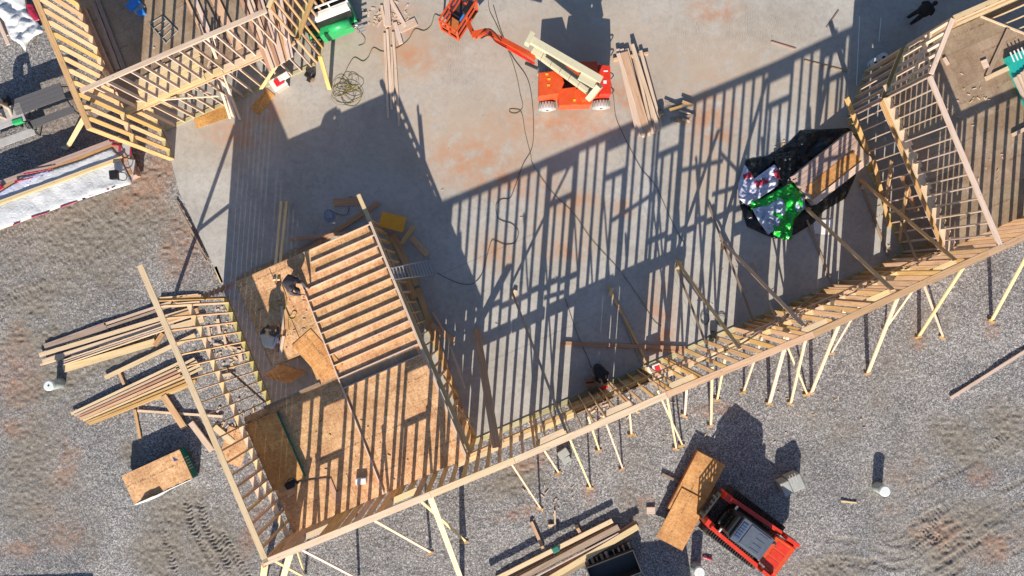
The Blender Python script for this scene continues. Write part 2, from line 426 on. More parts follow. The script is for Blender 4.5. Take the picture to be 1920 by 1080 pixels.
    track([(415, 1000), (440, 1040), (470, 1090)], 0.36, 0.012, 0.15, -0.5, 0.030)
    rt = random.Random(4)
    for k in range(16):
        y0 = 520 - 13 * k + rt.uniform(-6, 6); xa = rt.uniform(-20, 190); ln = rt.uniform(60, 150)
        track([(xa, y0 - 0.42 * xa + 60), (xa + ln * .5, y0 - 0.42 * (xa + ln * .5) + 57), (xa + ln, y0 - 0.42 * (xa + ln) + 60)], 0.26, 0.0, 0.15, 0.25, 0.018)
    track([(1500, 1090), (1560, 1052), (1640, 1062)], 0.40, 0.012, 0.16, 0.4, 0.018)
    track([(1720, 1010), (1760, 980), (1815, 962)], 0.38, 0.012, 0.14, 0.4, 0.034)
    track([(1712, 985), (1745, 1000), (1775, 1030)], 0.38, 0.012, 0.14, 0.4, 0.03)
    for k in range(18):
        xa = rt.uniform(1700, 1900); ya = 1090 - rt.uniform(0, 260); ln = rt.uniform(35, 110); sl2 = rt.uniform(-0.75, -0.45)
        if ya + 0.9 * (xa - 1700) < 930: continue
        track([(xa, ya), (xa + ln / 2, ya + sl2 * ln / 2 + rt.uniform(-4, 4)), (xa + ln, ya + sl2 * ln)], rt.uniform(.2, .4), 0.016, 0.14, 0.3, 0.022)
    for k in range(9):
        xa = rt.uniform(1540, 1660); ya = rt.uniform(990, 1060); track([(xa, ya), (xa + 25, ya + rt.uniform(-14, 22)), (xa + 60, ya + rt.uniform(-10, 30))], 0.25, 0.012, 0.15, 0.2, 0.012)
    h += soil * (vnoise(nx, ny, 3, rng) - 0.5) * 0.05 + clay * (vnoise(nx, ny, 3, rng) - 0.5) * 0.04
    co = np.stack([X, Y, h + GZ - 0.015], axis=-1).astype(np.float32).reshape(-1, 3)
    i = (np.arange(ny - 1)[:, None] * nx + np.arange(nx - 1)[None, :]).ravel()
    quads = np.stack([i, i + 1, i + 1 + nx, i + nx], axis=-1).astype(np.int32)
    me = bpy.data.meshes.new('gravel_ground')
    me.vertices.add(len(co)); me.vertices.foreach_set('co', co.ravel())
    me.loops.add(quads.size); me.loops.foreach_set('vertex_index', quads.ravel())
    me.polygons.add(len(quads)); me.polygons.foreach_set('loop_start', np.arange(0, quads.size, 4, dtype=np.int32))
    me.polygons.foreach_set('loop_total', np.full(len(quads), 4, dtype=np.int32))
    me.update(calc_edges=True)
    at = me.color_attributes.new('wear', 'FLOAT_COLOR', 'POINT')
    colr = np.stack([clay, soil, dark, np.ones_like(h)], axis=-1).astype(np.float32).reshape(-1)
    at.data.foreach_set('color', colr)
    m, nt, b = new_mat('gravel')
    tc = nd(nt, 'ShaderNodeTexCoord')
    vo = nd(nt, 'ShaderNodeTexVoronoi', i_Scale=25.0); nt.links.new(tc.outputs['Object'], vo.inputs['Vector'])
    vo2 = nd(nt, 'ShaderNodeTexVoronoi', i_Scale=46.0); nt.links.new(tc.outputs['Object'], vo2.inputs['Vector'])
    s1 = nd(nt, 'ShaderNodeSeparateColor'); nt.links.new(vo.outputs['Color'], s1.inputs[0])
    s2 = nd(nt, 'ShaderNodeSeparateColor'); nt.links.new(vo2.outputs['Color'], s2.inputs[0])
    f = math_n(nt, 'ADD', math_n(nt, 'MULTIPLY', s1.outputs[0], 0.6), math_n(nt, 'MULTIPLY', s2.outputs[0], 0.4))
    r = ramp(nt, [(0.05, (0.06, 0.06, 0.061)), (0.35, (0.16, 0.158, 0.157)), (0.62, (0.25, 0.246, 0.244)), (0.95, (0.56, 0.552, 0.548))])
    nt.links.new(f, r.inputs[0])
    tint = ramp(nt, [(0.0, (1.08, 0.98, 0.93)), (0.5, (1, 1, 1)), (1.0, (0.94, 0.99, 1.05))]); nt.links.new(s1.outputs[1], tint.inputs[0])
    base = mixc(nt, 1.0, r.outputs[0], tint.outputs[0], 'MULTIPLY')
    ng = nd(nt, 'ShaderNodeTexNoise', i_Scale=0.35, i_Detail=5.0); nt.links.new(tc.outputs['Object'], ng.inputs['Vector'])
    rg = ramp(nt, [(0.35, (0.84, 0.84, 0.85)), (0.65, (1.12, 1.11, 1.1))]); nt.links.new(ng.outputs['Fac'], rg.inputs[0])
    base = mixc(nt, 1.0, base, rg.outputs[0], 'MULTIPLY')
    atn = nd(nt, 'ShaderNodeVertexColor', layer_name='wear'); sp = nd(nt, 'ShaderNodeSeparateColor'); nt.links.new(atn.outputs['Color'], sp.inputs[0])
    nz = nd(nt, 'ShaderNodeTexNoise', i_Scale=16.0, i_Detail=6.0, i_Roughness=0.7); nt.links.new(tc.outputs['Object'], nz.inputs['Vector'])
    rs = ramp(nt, [(0.3, (0.10, 0.085, 0.066)), (0.7, (0.30, 0.265, 0.215))]); nt.links.new(nz.outputs['Fac'], rs.inputs[0])
    rc = ramp(nt, [(0.3, (0.20, 0.095, 0.055)), (0.7, (0.40, 0.23, 0.15))]); nt.links.new(nz.outputs['Fac'], rc.inputs[0])
    c = mixc(nt, math_n(nt, 'MULTIPLY', sp.outputs[1], 0.74), base, rs.outputs[0])
    nb_ = nd(nt, 'ShaderNodeTexNoise', i_Scale=3.2, i_Detail=6.0, i_Roughness=0.75); nt.links.new(tc.outputs['Object'], nb_.inputs['Vector'])
    brk = math_n(nt, 'MULTIPLY', math_n(nt, 'SUBTRACT', math_n(nt, 'ADD', nb_.outputs['Fac'], math_n(nt, 'MULTIPLY', nz.outputs['Fac'], 0.35)), 0.52), 4.0, True)
    c = mixc(nt, math_n(nt, 'MULTIPLY', math_n(nt, 'MULTIPLY', sp.outputs[0], brk), 0.62), c, rc.outputs[0])
    nt.links.new(c, b.inputs['Base Color']); b.inputs['Roughness'].default_value = 0.9
    b.inputs['Specular IOR Level'].default_value = 0.2
    bp = nd(nt, 'ShaderNodeBump', i_Strength=0.3, i_Distance=0.01); nt.links.new(f, bp.inputs['Height']); nt.links.new(bp.outputs[0], b.inputs['Normal'])
    me.materials.append(m)
    o = link('gravel_ground', me, Matrix.Identity(4)); props(o, kind='structure')
build_ground()

# ---------------------------------------------------------------- concrete slab
def concrete():
    m, nt, b = new_mat('concrete')
    tc = nd(nt, 'ShaderNodeNewGeometry'); pos = tc.outputs['Position']
    n1 = nd(nt, 'ShaderNodeTexNoise', i_Scale=0.45, i_Detail=7.0, i_Roughness=0.62); nt.links.new(pos, n1.inputs['Vector'])
    n2 = nd(nt, 'ShaderNodeTexNoise', i_Scale=5.0, i_Detail=6.0, i_Roughness=0.7, i_Distortion=0.8); nt.links.new(pos, n2.inputs['Vector'])
    r = ramp(nt, [(0.3, (0.325, 0.305, 0.275)), (0.5, (0.40, 0.382, 0.352)), (0.7, (0.46, 0.447, 0.42))]); nt.links.new(n1.outputs['Fac'], r.inputs[0])
    r2 = ramp(nt, [(0.32, (0.80, 0.80, 0.80)), (0.55, (1, 1, 1)), (0.75, (1.07, 1.07, 1.07))]); nt.links.new(n2.outputs['Fac'], r2.inputs[0])
    c = mixc(nt, 1.0, r.outputs[0], r2.outputs[0], 'MULTIPLY')
    n3 = nd(nt, 'ShaderNodeTexNoise', i_Scale=1.6, i_Detail=5.0, i_Roughness=0.65); nt.links.new(pos, n3.inputs['Vector'])
    def spots(lst, soft):
        acc = None
        for px, py, rx, ry in lst:
            p = P(px, py); s = CAM_H / F
            mp = nd(nt, 'ShaderNodeVectorMath', operation='SUBTRACT'); nt.links.new(pos, mp.inputs[0]); mp.inputs[1].default_value = p
            mu = nd(nt, 'ShaderNodeVectorMath', operation='MULTIPLY'); nt.links.new(mp.outputs[0], mu.inputs[0]); mu.inputs[1].default_value = (1 / (rx * s), 1 / (ry * s), 0)
            ln = nd(nt, 'ShaderNodeVectorMath', operation='LENGTH'); nt.links.new(mu.outputs[0], ln.inputs[0])
            v = math_n(nt, 'SUBTRACT', 1.15, ln.outputs['Value'], True)
            acc = v if acc is None else math_n(nt, 'MAXIMUM', acc, v)
        k = math_n(nt, 'MULTIPLY', acc, math_n(nt, 'MULTIPLY', math_n(nt, 'SUBTRACT', n3.outputs['Fac'], soft), 4.0, True))
        return k
    wash = spots([(900, 250, 330, 130), (1080, 90, 330, 120), (760, 90, 200, 120), (1330, 120, 260, 130), (470, 240, 140, 80), (1330, 320, 90, 110), (1060, 420, 100, 90), (930, 470, 60, 50), (1560, 250, 60, 160)], 0.24)
    c = mixc(nt, math_n(nt, 'MULTIPLY', wash, 0.72), c, (0.43, 0.325, 0.235))
    clay = spots([(885, 300, 110, 60), (1050, 230, 150, 45), (950, 340, 110, 40), (1150, 190, 90, 40), (1340, 20, 60, 30), (1060, 470, 50, 25), (930, 475, 40, 30), (1075, 380, 60, 25),
                  (1330, 220, 60, 80), (1240, 620, 40, 120), (745, 60, 60, 60), (500, 205, 35, 30), (770, 110, 70, 40), (1345, 255, 60, 30), (440, 250, 60, 30), (1170, 385, 30, 30)], 0.36)
    c = mixc(nt, math_n(nt, 'MULTIPLY', clay, 0.9), c, (0.45, 0.225, 0.12))
    tyre = spots([(1420, 50, 170, 70), (1300, 60, 70, 60), (850, 90, 60, 80), (1560, 60, 60, 50), (690, 260, 20, 90), (1045, 240, 25, 15)], 0.40)
    wv = nd(nt, 'ShaderNodeTexWave', i_Scale=5.0, i_Distortion=9.0, i_Detail=2.0); nt.links.new(pos, wv.inputs['Vector'])
    rw = ramp(nt, [(0.45, (0, 0, 0)), (0.8, (1, 1, 1))]); nt.links.new(wv.outputs['Fac'], rw.inputs[0])
    c = mixc(nt, math_n(nt, 'MULTIPLY', math_n(nt, 'MULTIPLY', tyre, rw.outputs[0]), 0.8), c, (0.20, 0.20, 0.185))
    n4 = nd(nt, 'ShaderNodeTexVoronoi', i_Scale=1.4); nt.links.new(pos, n4.inputs['Vector'])
    sp = ramp(nt, [(0.02, (1, 1, 1)), (0.05, (0, 0, 0))]); nt.links.new(n4.outputs['Distance'], sp.inputs[0])
    c = mixc(nt, math_n(nt, 'MULTIPLY', sp.outputs[0], 0.5), c, (0.12, 0.11, 0.10))
    nt.links.new(c, b.inputs['Base Color']); b.inputs['Roughness'].default_value = 0.72
    b.inputs['Specular IOR Level'].default_value = 0.35
    bp = nd(nt, 'ShaderNodeBump', i_Strength=0.15, i_Distance=0.01); nt.links.new(n2.outputs['Fac'], bp.inputs['Height']); nt.links.new(bp.outputs[0], b.inputs['Normal'])
    return m
CONC = concrete()
slab_poly = [P(*p) for p in [(165, -140), (320, 297), (336, 360), (414, 528), (586, 962.5), (2350, 196), (2350, -140)]]
props(prism('concrete_slab', [(p.x, p.y) for p in slab_poly], -0.30, 0.0, CONC), kind='structure')
# joints sawn into the slab
cuts = []
for (a0, b0, a1, b1) in [(7.2, 2.6, 13.0, 2.6), (16.2, 0.3, 16.2, 9.0), (8.0, 6.4, 12.0, 6.4)]:
    p, q = L(a0, b0), L(a1, b1); d = q - p
    cuts.append(((p + q) / 2 + Z * 0.002, (d.length, 0.012, 0.004), math.atan2(d.y, d.x)))
props(join_boxes('slab_joint', plain('joint_filler', (0.24, 0.23, 0.22), 0.9), cuts), kind='structure')

# ---------------------------------------------------------------- wall framing
T2 = 0.038; W6 = 0.14; W8 = 0.184
def vstud(parent, a, b, z0, z1, dirv, mat, name='stud', top=None):
    """upright 2x6 with its thin side along the wall direction"""
    p0 = L(a, b, z0); p1 = L(a if top is None else top[0], b if top is None else top[1], z1)
    return board(name, mat, p0, p1, W8, T2, dirv, parent)
def plates(parent, pts, z, mat, name='top_plate', piece=4.88, w=W8 + 0.022):
    for (a0, b0), (a1, b1) in zip(pts[:-1], pts[1:]):
        p, q = L(a0, b0, z), L(a1, b1, z); n = max(1, round((q - p).length / piece))
        for i in range(n):
            board(name, mat if (name != 'top_plate' or mat is not PINE_PALE or a0 < 5.0 or (a0 + i) % 3 > 1.9) else PINE, p.lerp(q, i / n), p.lerp(q, (i + 1) / n) - (q - p).normalized() * 0.006, w, T2, Z, parent)
TOPZ = 5.5
# ---- the long wall
SW = thing('framed_wall', 'long tall timber stud wall with plates, running diagonally along the slab edge beside the gravel', 'wall frame', L(0, 0, 0))
top_line = [(-0.05, 0.12), (5.5, 0.0), (8.3, -0.06), (13.4, -0.08), (18.3, -0.17), (24.2, -0.03), (26, 0.0), (32, 0.0)]
def top_b(a):
    for (a0, b0), (a1, b1) in zip(top_line[:-1], top_line[1:]):
        if a0 <= a <= a1: return b0 + (b1 - b0) * (a - a0) / (a1 - a0)
    return 0.0
plates(SW, top_line, TOPZ - T2 / 2, PINE_PALE)
plates(SW, [(a, b - 0.004) for a, b in top_line], TOPZ - T2 * 1.5 - 0.002, PINE)
plates(SW, [(0.1, 0), (32, 0)], T2 / 2 + 0.002, TREATED, 'bottom_plate')
windows = [(0.85, 1.75, 4.1), (4.0, 4.95, 4.15), (9.15, 10.1, 4.5), (11.45, 12.35, 4.55), (13.65, 14.55, 4.55), (18.2, 19.15, 4.62), (20.5, 21.35, 4.6), (22.8, 23.7, 4.6), (27.2, 28.1, 4.6)]
def b_at(a, z): return top_b(a) * z / TOPZ
a = 0.06
while a < 31.9:
    win = [w for w in windows if w[0] + 0.03 < a < w[1] - 0.03]
    if win:
        zs = win[0][2]
        vstud(SW, a, 0, 0.045, zs - 0.02, U, PINE, 'cripple_stud', (a, b_at(a, zs)))
    else:
        vstud(SW, a, 0, 0.045, TOPZ - 2 * T2 - 0.004, U, PINE, 'stud', (a, top_b(a)))
    a += 0.4064
for w0, w1, zs in windows:
    for aa in (w0 - 0.02, w1 + 0.02):
        vstud(SW, aa, 0, 0.045, TOPZ - 2 * T2 - 0.006, U, PINE, 'king_stud', (aa, top_b(aa)))
    bb = b_at((w0 + w1) / 2, zs)
    board('window_sill', PINE_PALE, L(w0, bb, zs), L(w1, bb, zs), W8 + 0.012, T2, Z, SW)
    board('window_header', PINE, L(w0, b_at(w0, 5.26), 5.27), L(w1, b_at(w1, 5.26), 5.27), 0.25, 0.10, V, SW)
def blocks(parent, a0, a1, z, mat=PINE_PALE, name='blocking', b=None):
    n = round((a1 - a0) / 0.4064)
    for i in range(n):
        x0 = a0 + i * 0.4064 + 0.025; x1 = x0 + 0.36; zz = z + random.choice((-0.06, 0, 0, 0.05))
        bb = b if b is not None else b_at(x0, zz)
        board(name, mat, L(x0, bb, zz), L(x1, bb, zz), W8 - 0.006, T2, Z, parent)
blocks(SW, 0.06 + 0.4064 * 15, 0.06 + 0.4064 * 26, 2.78)
blocks(SW, 0.06 + 0.4064 * 33, 0.06 + 0.4064 * 60, 2.70)
for h0, h1 in [(5.5, 7.9), (7.95, 9.3), (9.4, 11.7), (11.75, 13.6), (13.7, 15.2), (17.2, 19.6), (19.65, 22.0), (22.05, 24.4)]:
    board('opening_header', PINE, L(h0, 0.02, 2.15), L(h1, 0.02, 2.15), 0.24, 0.09, V, SW)
# sheathing on the weather side
def sheath(a0, a1, z0, z1):
    mid = L((a0 + a1) / 2, -0.105, (z0 + z1) / 2)
    o = board('sheathing_panel', OSB, L(a0, -0.105, (z0 + z1) / 2), L(a1, -0.105, (z0 + z1) / 2), z1 - z0, 0.012, V, SW)
for a0, a1, z0, z1 in [(10.5, 11.71, -0.02, 2.42), (11.72, 12.1, -0.02, 2.42), (12.42, 13.62, -0.02, 2.42), (17.55, 18.72, -0.02, 2.42), (18.73, 19.48, -0.02, 0.36),
                       (19.5, 20.9, -0.02, 2.42), (20.91, 21.78, -0.02, 0.36), (21.8, 23.2, -0.02, 2.42), (23.21, 23.98, -0.02, 0.36), (24.0, 25.2, -0.02, 2.42), (25.21, 26.42, -0.02, 2.42),
                       (26.43, 27.64, -0.02, 2.42)]:
    sheath(a0, a1, z0, z1)
# let-in braces nailed across the inner face
for p, q in [((1363, 655), (1512, 588)), ((1387, 655), (1535, 558)), ((1305, 690), (1392, 650)), ((1150, 752), (1248, 712)), ((1012, 800), (1052, 782)), ((1590, 560), (1655, 530)), ((1700, 510), (1765, 480))]:
    A_, B_ = on_wall(*p) + V * 0.115, on_wall(*q) + V * 0.115
    board('diagonal_brace', PINE_OLD, A_, B_, 0.089, T2, V, SW)
# corner posts and block stacks
for da in (-0.02, 0.0206):
    vstud(SW, -0.12 + da, 0.05, 0.0, TOPZ - 0.08, U, PINE, 'corner_stud')

def straight_wall(parent, p, q, z0, z1, mat=PINE, mat_top=PINE_PALE, sp=0.4064, block_z=(), top_ext=(0, 0), double=True, bottom=True, skip=(), block_mat=PINE_PALE, W6=0.14):
    """stud wall from p to q given in building axes"""
    P0, Q0 = L(*p, 0), L(*q, 0); d = (Q0 - P0).normalized(); ln = (Q0 - P0).length
    nrm = Z.cross(d)
    def pt(s, z): return P0 + d * s + Z * z
    for i in range(2 if double else 1):
        zz = z1 - T2 / 2 - i * (T2 + 0.002)
        s0, s1 = -top_ext[0] + i * 0.03, ln + top_ext[1] - i * 0.03
        n = max(1, round((s1 - s0) / 4.88))
        for k in range(n):
            board('top_plate', mat_top if i == 0 else mat, pt(s0 + (s1 - s0) * k / n, zz), pt(s0 + (s1 - s0) * (k + 1) / n - 0.006, zz), W6 - 0.003 * i, T2, Z, parent)
    if bottom: board('bottom_plate', TREATED, pt(0, z0 + T2 / 2 + .002), pt(ln, z0 + T2 / 2 + .002), W6 - 0.004, T2, Z, parent)
    n = int(ln / sp + 0.5)
    for i in range(n + 1):
        s = min(ln - 0.02, 0.02 + i * sp)
        if any(k0 < s < k1 for k0, k1 in skip): continue
        board('stud', mat, pt(s, z0 + T2 + 0.003), pt(s, z1 - (2 if double else 1) * (T2 + 0.002)), W6, T2, d, parent)
    for bz in block_z:
        for i in range(n):
            s = 0.02 + i * sp + 0.025
            if s + sp > ln + 0.1 or any(k0 < s + .1 < k1 for k0, k1 in skip): continue
            zz = bz + random.choice((-0.05, 0, 0.0, 0.06))
            board('blocking', block_mat, pt(s, zz), pt(s + sp - 0.048, zz), W6 - 0.006, T2, Z, parent)
# ---- west wall of the near wing
WW = thing('framed_wall', 'tall stud wall at the lower left with cream blocking row, beside the lumber piles on gravel', 'wall frame', L(0.03, 0.2, 0))
straight_wall(WW, (0.03, 0.12), (0.10, 8.9), 0, TOPZ, block_z=(3.25,), top_ext=(0.02, 1.15), double=False, W6=0.184)
wa, wb = ab(460, 900, 4.05)[1], ab(478, 945, 4.05)[1]
board('window_sill', PINE_PINK, L(0.06, wb, 4.05), L(0.06, wa, 4.05), W8 + 0.01, T2, Z, WW)
for bb in (wa, wb, (wa + wb) / 2): board('king_stud', PINE, L(0.06, bb + 0.06, 0.05), L(0.06, bb + 0.06, TOPZ - 0.05), W8, T2, V, WW)
for (p, q) in [((1.9, 1.2), (3.1, 3.2)), ((4.6, 0.6), (6.2, 2.6))]:
    board('diagonal_brace', PINE_OLD, L(0.16, p[0], p[1]), L(0.16, q[0], q[1]), 0.089, T2, U, WW)

nb = thing('timber_brace', 'brace standing outside the north end of the lower left wall, seen end on', 'brace', P(325, 562, GZ), 'corner braces of the stud walls')
board('brace_board', PINE, P(325, 562, GZ + .03), L(0.08, 8.98, 3.6), W6, T2, V, nb)
board('cross_board', PINE, P(325, 562, GZ).lerp(L(0.08, 8.98, 3.6), 0.42), L(0.06, 8.99, 1.9), 0.12, T2, Z, nb)
tb = thing('timber_brace', 'yellow brace at the outer corner of the top left wing above the wrapped bundle', 'brace', P(125, 278, GZ), 'corner braces of the stud walls')
board('brace_board', PINE_PALE, P(126, 277, GZ + .03), L(0.26, 15.2, 5.0), 0.15, 0.06, U, tb)
lying('brace_block', PINE_PINK, (116, 276), (126, 279), 0.1, 0.05, GZ, parent=tb)
# ---- decks
def clip_poly(poly, planes):
    for (nx, ny, c) in planes:          # keep nx*a + ny*b <= c
        out = []
        for i in range(len(poly)):
            p, q = poly[i], poly[(i + 1) % len(poly)]
            dp, dq = nx * p[0] + ny * p[1] - c, nx * q[0] + ny * q[1] - c
            if dp <= 0: out.append(p)
            if (dp < 0 < dq) or (dq < 0 < dp):
                t = dp / (dp - dq); out.append((p[0] + (q[0] - p[0]) * t, p[1] + (q[1] - p[1]) * t))
        poly = out
        if len(poly) < 3: return []
    return poly
def deck_panels(parent, regions, z, mat, th=0.022, off=0.0, planes=()):
    for a0, a1, b0, b1 in regions:
        row = 0; y = b0
        while y < b1 - 0.02:
            y1 = min(y + 1.22, b1); x = a0 - (0.0 if row % 2 == 0 else 1.22)
            while x < a1 - 0.02:
                p0, p1 = max(x, a0), min(x + 2.44, a1)
                if p1 - p0 > 0.05:
                    poly = clip_poly([(p0 + .003, y + .003), (p1 - .003, y + .003), (p1 - .003, y1 - .003), (p0 + .003, y1 - .003)], planes)
                    if poly:
                        jz = random.uniform(-0.002, 0.002)
                        prism('deck_panel', [(L(*c).x, L(*c).y) for c in poly], z - th + jz, z + jz, mat, parent, rot=TH)
                x += 2.44
            y = y1; row += 1
DZ = 2.90
BD = thing('floor_deck', 'upper floor deck of bright strand board panels at the lower left, with stair opening', 'floor deck', L(4, 4, 0))
deck_panels(BD, [(0.13, 6.62, 0.10, 4.42)], DZ, OSB)
deck_panels(BD, [(2.98, 6.62, 4.44, 8.80), (1.72, 2.96, 5.68, 8.80)], DZ, OSB)
for i, s in enumerate(np.arange(0.16, 6.6, 0.4064)):
    board('joist', PINE, L(float(s), 0.12, DZ - 0.165), L(float(s), 4.38, DZ - 0.165), 0.28, T2, U, BD)
    if s > 3.0: board('joist', PINE, L(float(s), 4.46, DZ - 0.165), L(float(s), 8.76, DZ - 0.165), 0.28, T2, U, BD)
    elif s > 1.75: board('joist', PINE, L(float(s), 5.70, DZ - 0.165), L(float(s), 8.76, DZ - 0.165), 0.28, T2, U, BD)
for p, q in [((1.70, 8.80), (6.62, 8.80)), ((1.70, 5.66), (1.70, 8.78)), ((1.72, 5.66), (2.96, 5.66)), ((2.96, 4.44), (2.96, 5.64)), ((0.13, 4.42), (6.6, 4.42)), ((6.62, 0.1), (6.62, 8.78)), ((0.12, 0.1), (0.12, 4.40))]:
    board('rim_board', PINE, L(*p, DZ - 0.15), L(*q, DZ - 0.15), 0.29, T2, V.cross(Z) if abs(p[0] - q[0]) < .1 else V, BD)
board('beam', PINE_OLD, L(0.9, 4.46, DZ + 0.03), L(3.0, 4.46, DZ + 0.03), 0.10, 0.05, Z, BD)
# posts under the deck corner
for p in [(1.74, 8.7), (1.74, 5.7), (2.94, 4.5)]:
    board('post', PINE, L(*p, 0.0), L(*p, DZ - 0.31), 0.14, 0.09, U, BD)
# ---- wall carrying the deck's far edge
EW = thing('framed_wall', 'low stud wall under the right edge of the lower left deck, with a ladder against it', 'wall frame', L(6.72, 4.5, 0))
straight_wall(EW, (6.74, 0.12), (6.74, 8.95), 0, 2.62, mat=PINE, mat_top=PINE_PALE, top_ext=(0, 1.0), block_z=())
for b0, b1 in ((4.9, 6.1), (6.6, 7.9)):
    board('window_header', PINE, L(6.74, b0, 1.9), L(6.74, b1, 1.9), 0.2, 0.09, U, EW)
for p, q in [((0.3, 0.2), (1.8, 1.6)), ((1.9, 0.3), (2.9, 1.8))]:
    board('diagonal_brace', PINE, L(6.84, p[0], p[1]), L(6.84, q[0], q[1]), 0.14, T2, U, EW)
# ---- frame being assembled flat on the deck
FR = thing('wall_frame', 'assembled stud frame lying flat on the lower left deck, row of close studs', 'wall frame', L(5.2, 4.5, DZ))
fz = DZ + 0.003 + 0.045
def fl(b): return 3.50 + 0.27 * b / 7.63
def fr(b): return 6.56 + 0.2 * b / 8.84
board('side_plate', PINE_PINK, L(fl(0.12), 0.12, fz), L(fl(8.2), 8.2, fz), T2, 0.089, Z, FR)
board('side_plate', PINE_PINK, L(fr(0.12), 0.12, fz), L(fr(8.85), 8.85, fz), T2, 0.089, Z, FR)
board('side_plate', PINE_PINK, L(fr(0.12) + 0.042, 0.12, fz), L(fr(8.85) + 0.042, 8.85, fz), T2, 0.089, Z, FR)
for i in range(11):
    b_ = 8.78 - 0.396 * i
    board('stud', PINE_PINK, L(max(fl(b_) + 0.02, 3.62 if b_ < 7.9 else 4.35), b_, fz), L(fr(b_) - 0.02, b_, fz), T2, 0.089, Z, FR)
for b_ in (4.36, 3.99):
    board('header', PINE_PINK, L(fl(b_) + 0.02, b_, fz), L(fr(b_) - 0.02, b_, fz), T2 + 0.004, 0.089, Z, FR)
lying('loose_strip', OSB_OLD, (641, 718), (781, 657), 0.33, 0.012, DZ + 0.004, 'grey weathered panel strip on the deck between the frame headers', 'strip')
# ---- bundle of strand board with teal edges on the deck
def osb_bundle(name, label, cat, center, size, rot, mat, sheets=14, edge=M_TEAL, group=None, z0=0.0):
    t = thing(name, label, cat, Vector((center.x, center.y, z0)), group)
    th = size[2] / sheets
    for i in range(sheets):
        dx, dy = random.uniform(-.006, .006), random.uniform(-.006, .006)
        c = Vector((center.x + dx, center.y + dy, z0 + th * (i + 0.5)))
        last = i == sheets - 1
        block('strand_board_sheet', mat if last else edge, c, (size[0], size[1], th * 0.94), rot, t)
    return t
tz = math.pi / 2 + TH
osb_bundle('board_bundle', 'bundle of strand board with dark teal edges lying on the lower left deck', 'board bundle', L(0.72, 2.95, 0), (2.44, 1.16, 0.24), tz, OSB_ORANGE, 10, z0=DZ + 0.004)

# ---- right wing
RW = thing('framed_wall', 'tall open stud wall at the right crossing the slab, thin pinkish studs leaning outward', 'wall frame', L(24.65, 2.8, 0))
straight_wall(RW, (24.66, 0.1), (24.72, 5.68), 0, 2.58, mat=PINE_PINK, mat_top=PINE)
straight_wall(RW, (24.66, -0.02), (24.74, 5.70), DZ + 0.004, TOPZ, mat=PINE_PINK, mat_top=PINE_PINK, bottom=False)
board('bottom_plate', PINE_PALE, L(24.64, 0.0, DZ + 0.03), L(24.72, 5.72, DZ + 0.03), 0.24, 0.045, Z, RW)
for i in range(15):
    bb = 0.2 + i * 0.4064
    board('blocking', PINE_PALE if i % 3 else PINE_PINK, L(24.84, bb, DZ + 0.03), L(24.84, bb + 0.24, DZ + 0.03), 0.12, 0.05, Z, RW)
board('window_header', PINE_RED, L(24.66, 1.6, 1.95), L(24.68, 3.0, 1.95), 0.2, 0.09, U, RW)
board('diagonal_brace', PINE, L(24.58, 0.6, 0.2), L(24.58, 2.6, 2.2), 0.14, T2, U, RW)
board('diagonal_brace', PINE, L(24.58, 1.9, 0.1), L(24.58, 3.6, 1.9), 0.14, T2, U, RW)
CW = thing('framed_wall', 'short angled stud wall at the chamfered corner of the right wing', 'wall frame', L(25.4, 6.4, 0))
straight_wall(CW, (24.80, 5.74), (26.10, 7.04), 0, 2.58, mat=PINE_PINK, mat_top=PINE, sp=0.36)
straight_wall(CW, (24.80, 5.74), (26.10, 7.04), DZ + 0.004, TOPZ, mat=PINE_PINK, mat_top=PINE_PINK, sp=0.36, block_z=(4.3,))
NW = thing('framed_wall', 'stud wall with doubled plate along the top right edge of the right wing', 'wall frame', L(29, 7.05, 0))
straight_wall(NW, (26.14, 7.05), (32, 7.05), 0, 2.58, mat=PINE, mat_top=PINE)
straight_wall(NW, (26.14, 7.05), (32, 7.05), DZ + 0.004, TOPZ, mat=PINE, mat_top=PINE_PALE)
for i in range(2): board('top_plate', PINE_PALE, L(26.2, 6.93 - 0.1 * i, TOPZ - 0.10), L(32, 6.93 - 0.1 * i, TOPZ - 0.10), 0.05, 0.09, Z, NW)
RD = thing('floor_deck', 'weathered tan strand board deck at the right edge striped by stud shadows', 'floor deck', L(27, 3, 0))
deck_panels(RD, [(24.76, 33.5, 0.10, 6.96)], DZ, OSB_OLD, planes=[(-1, 1, -18.98), (1, 1, 35.78)])
for i in range(20):
    b_ = 0.2 + 0.406 * i * 0.85
    board('joist', PINE_PALE if b_ > 3 else PINE, L(24.8 if b_ < 5.6 else 26.2, b_, DZ - 0.165), L(33.5, b_, DZ - 0.165), 0.27, T2, V, RD)
board('rim_board', PINE_PALE, L(28.80, 6.98, DZ - 0.10), L(33.0, 2.78, DZ - 0.10), 0.26, 0.06, (U + V).normalized(), RD)
board('rim_board', PINE, L(24.74, 0.1, DZ - 0.16), L(24.74, 5.7, DZ - 0.16), 0.27, T2, U, RD)
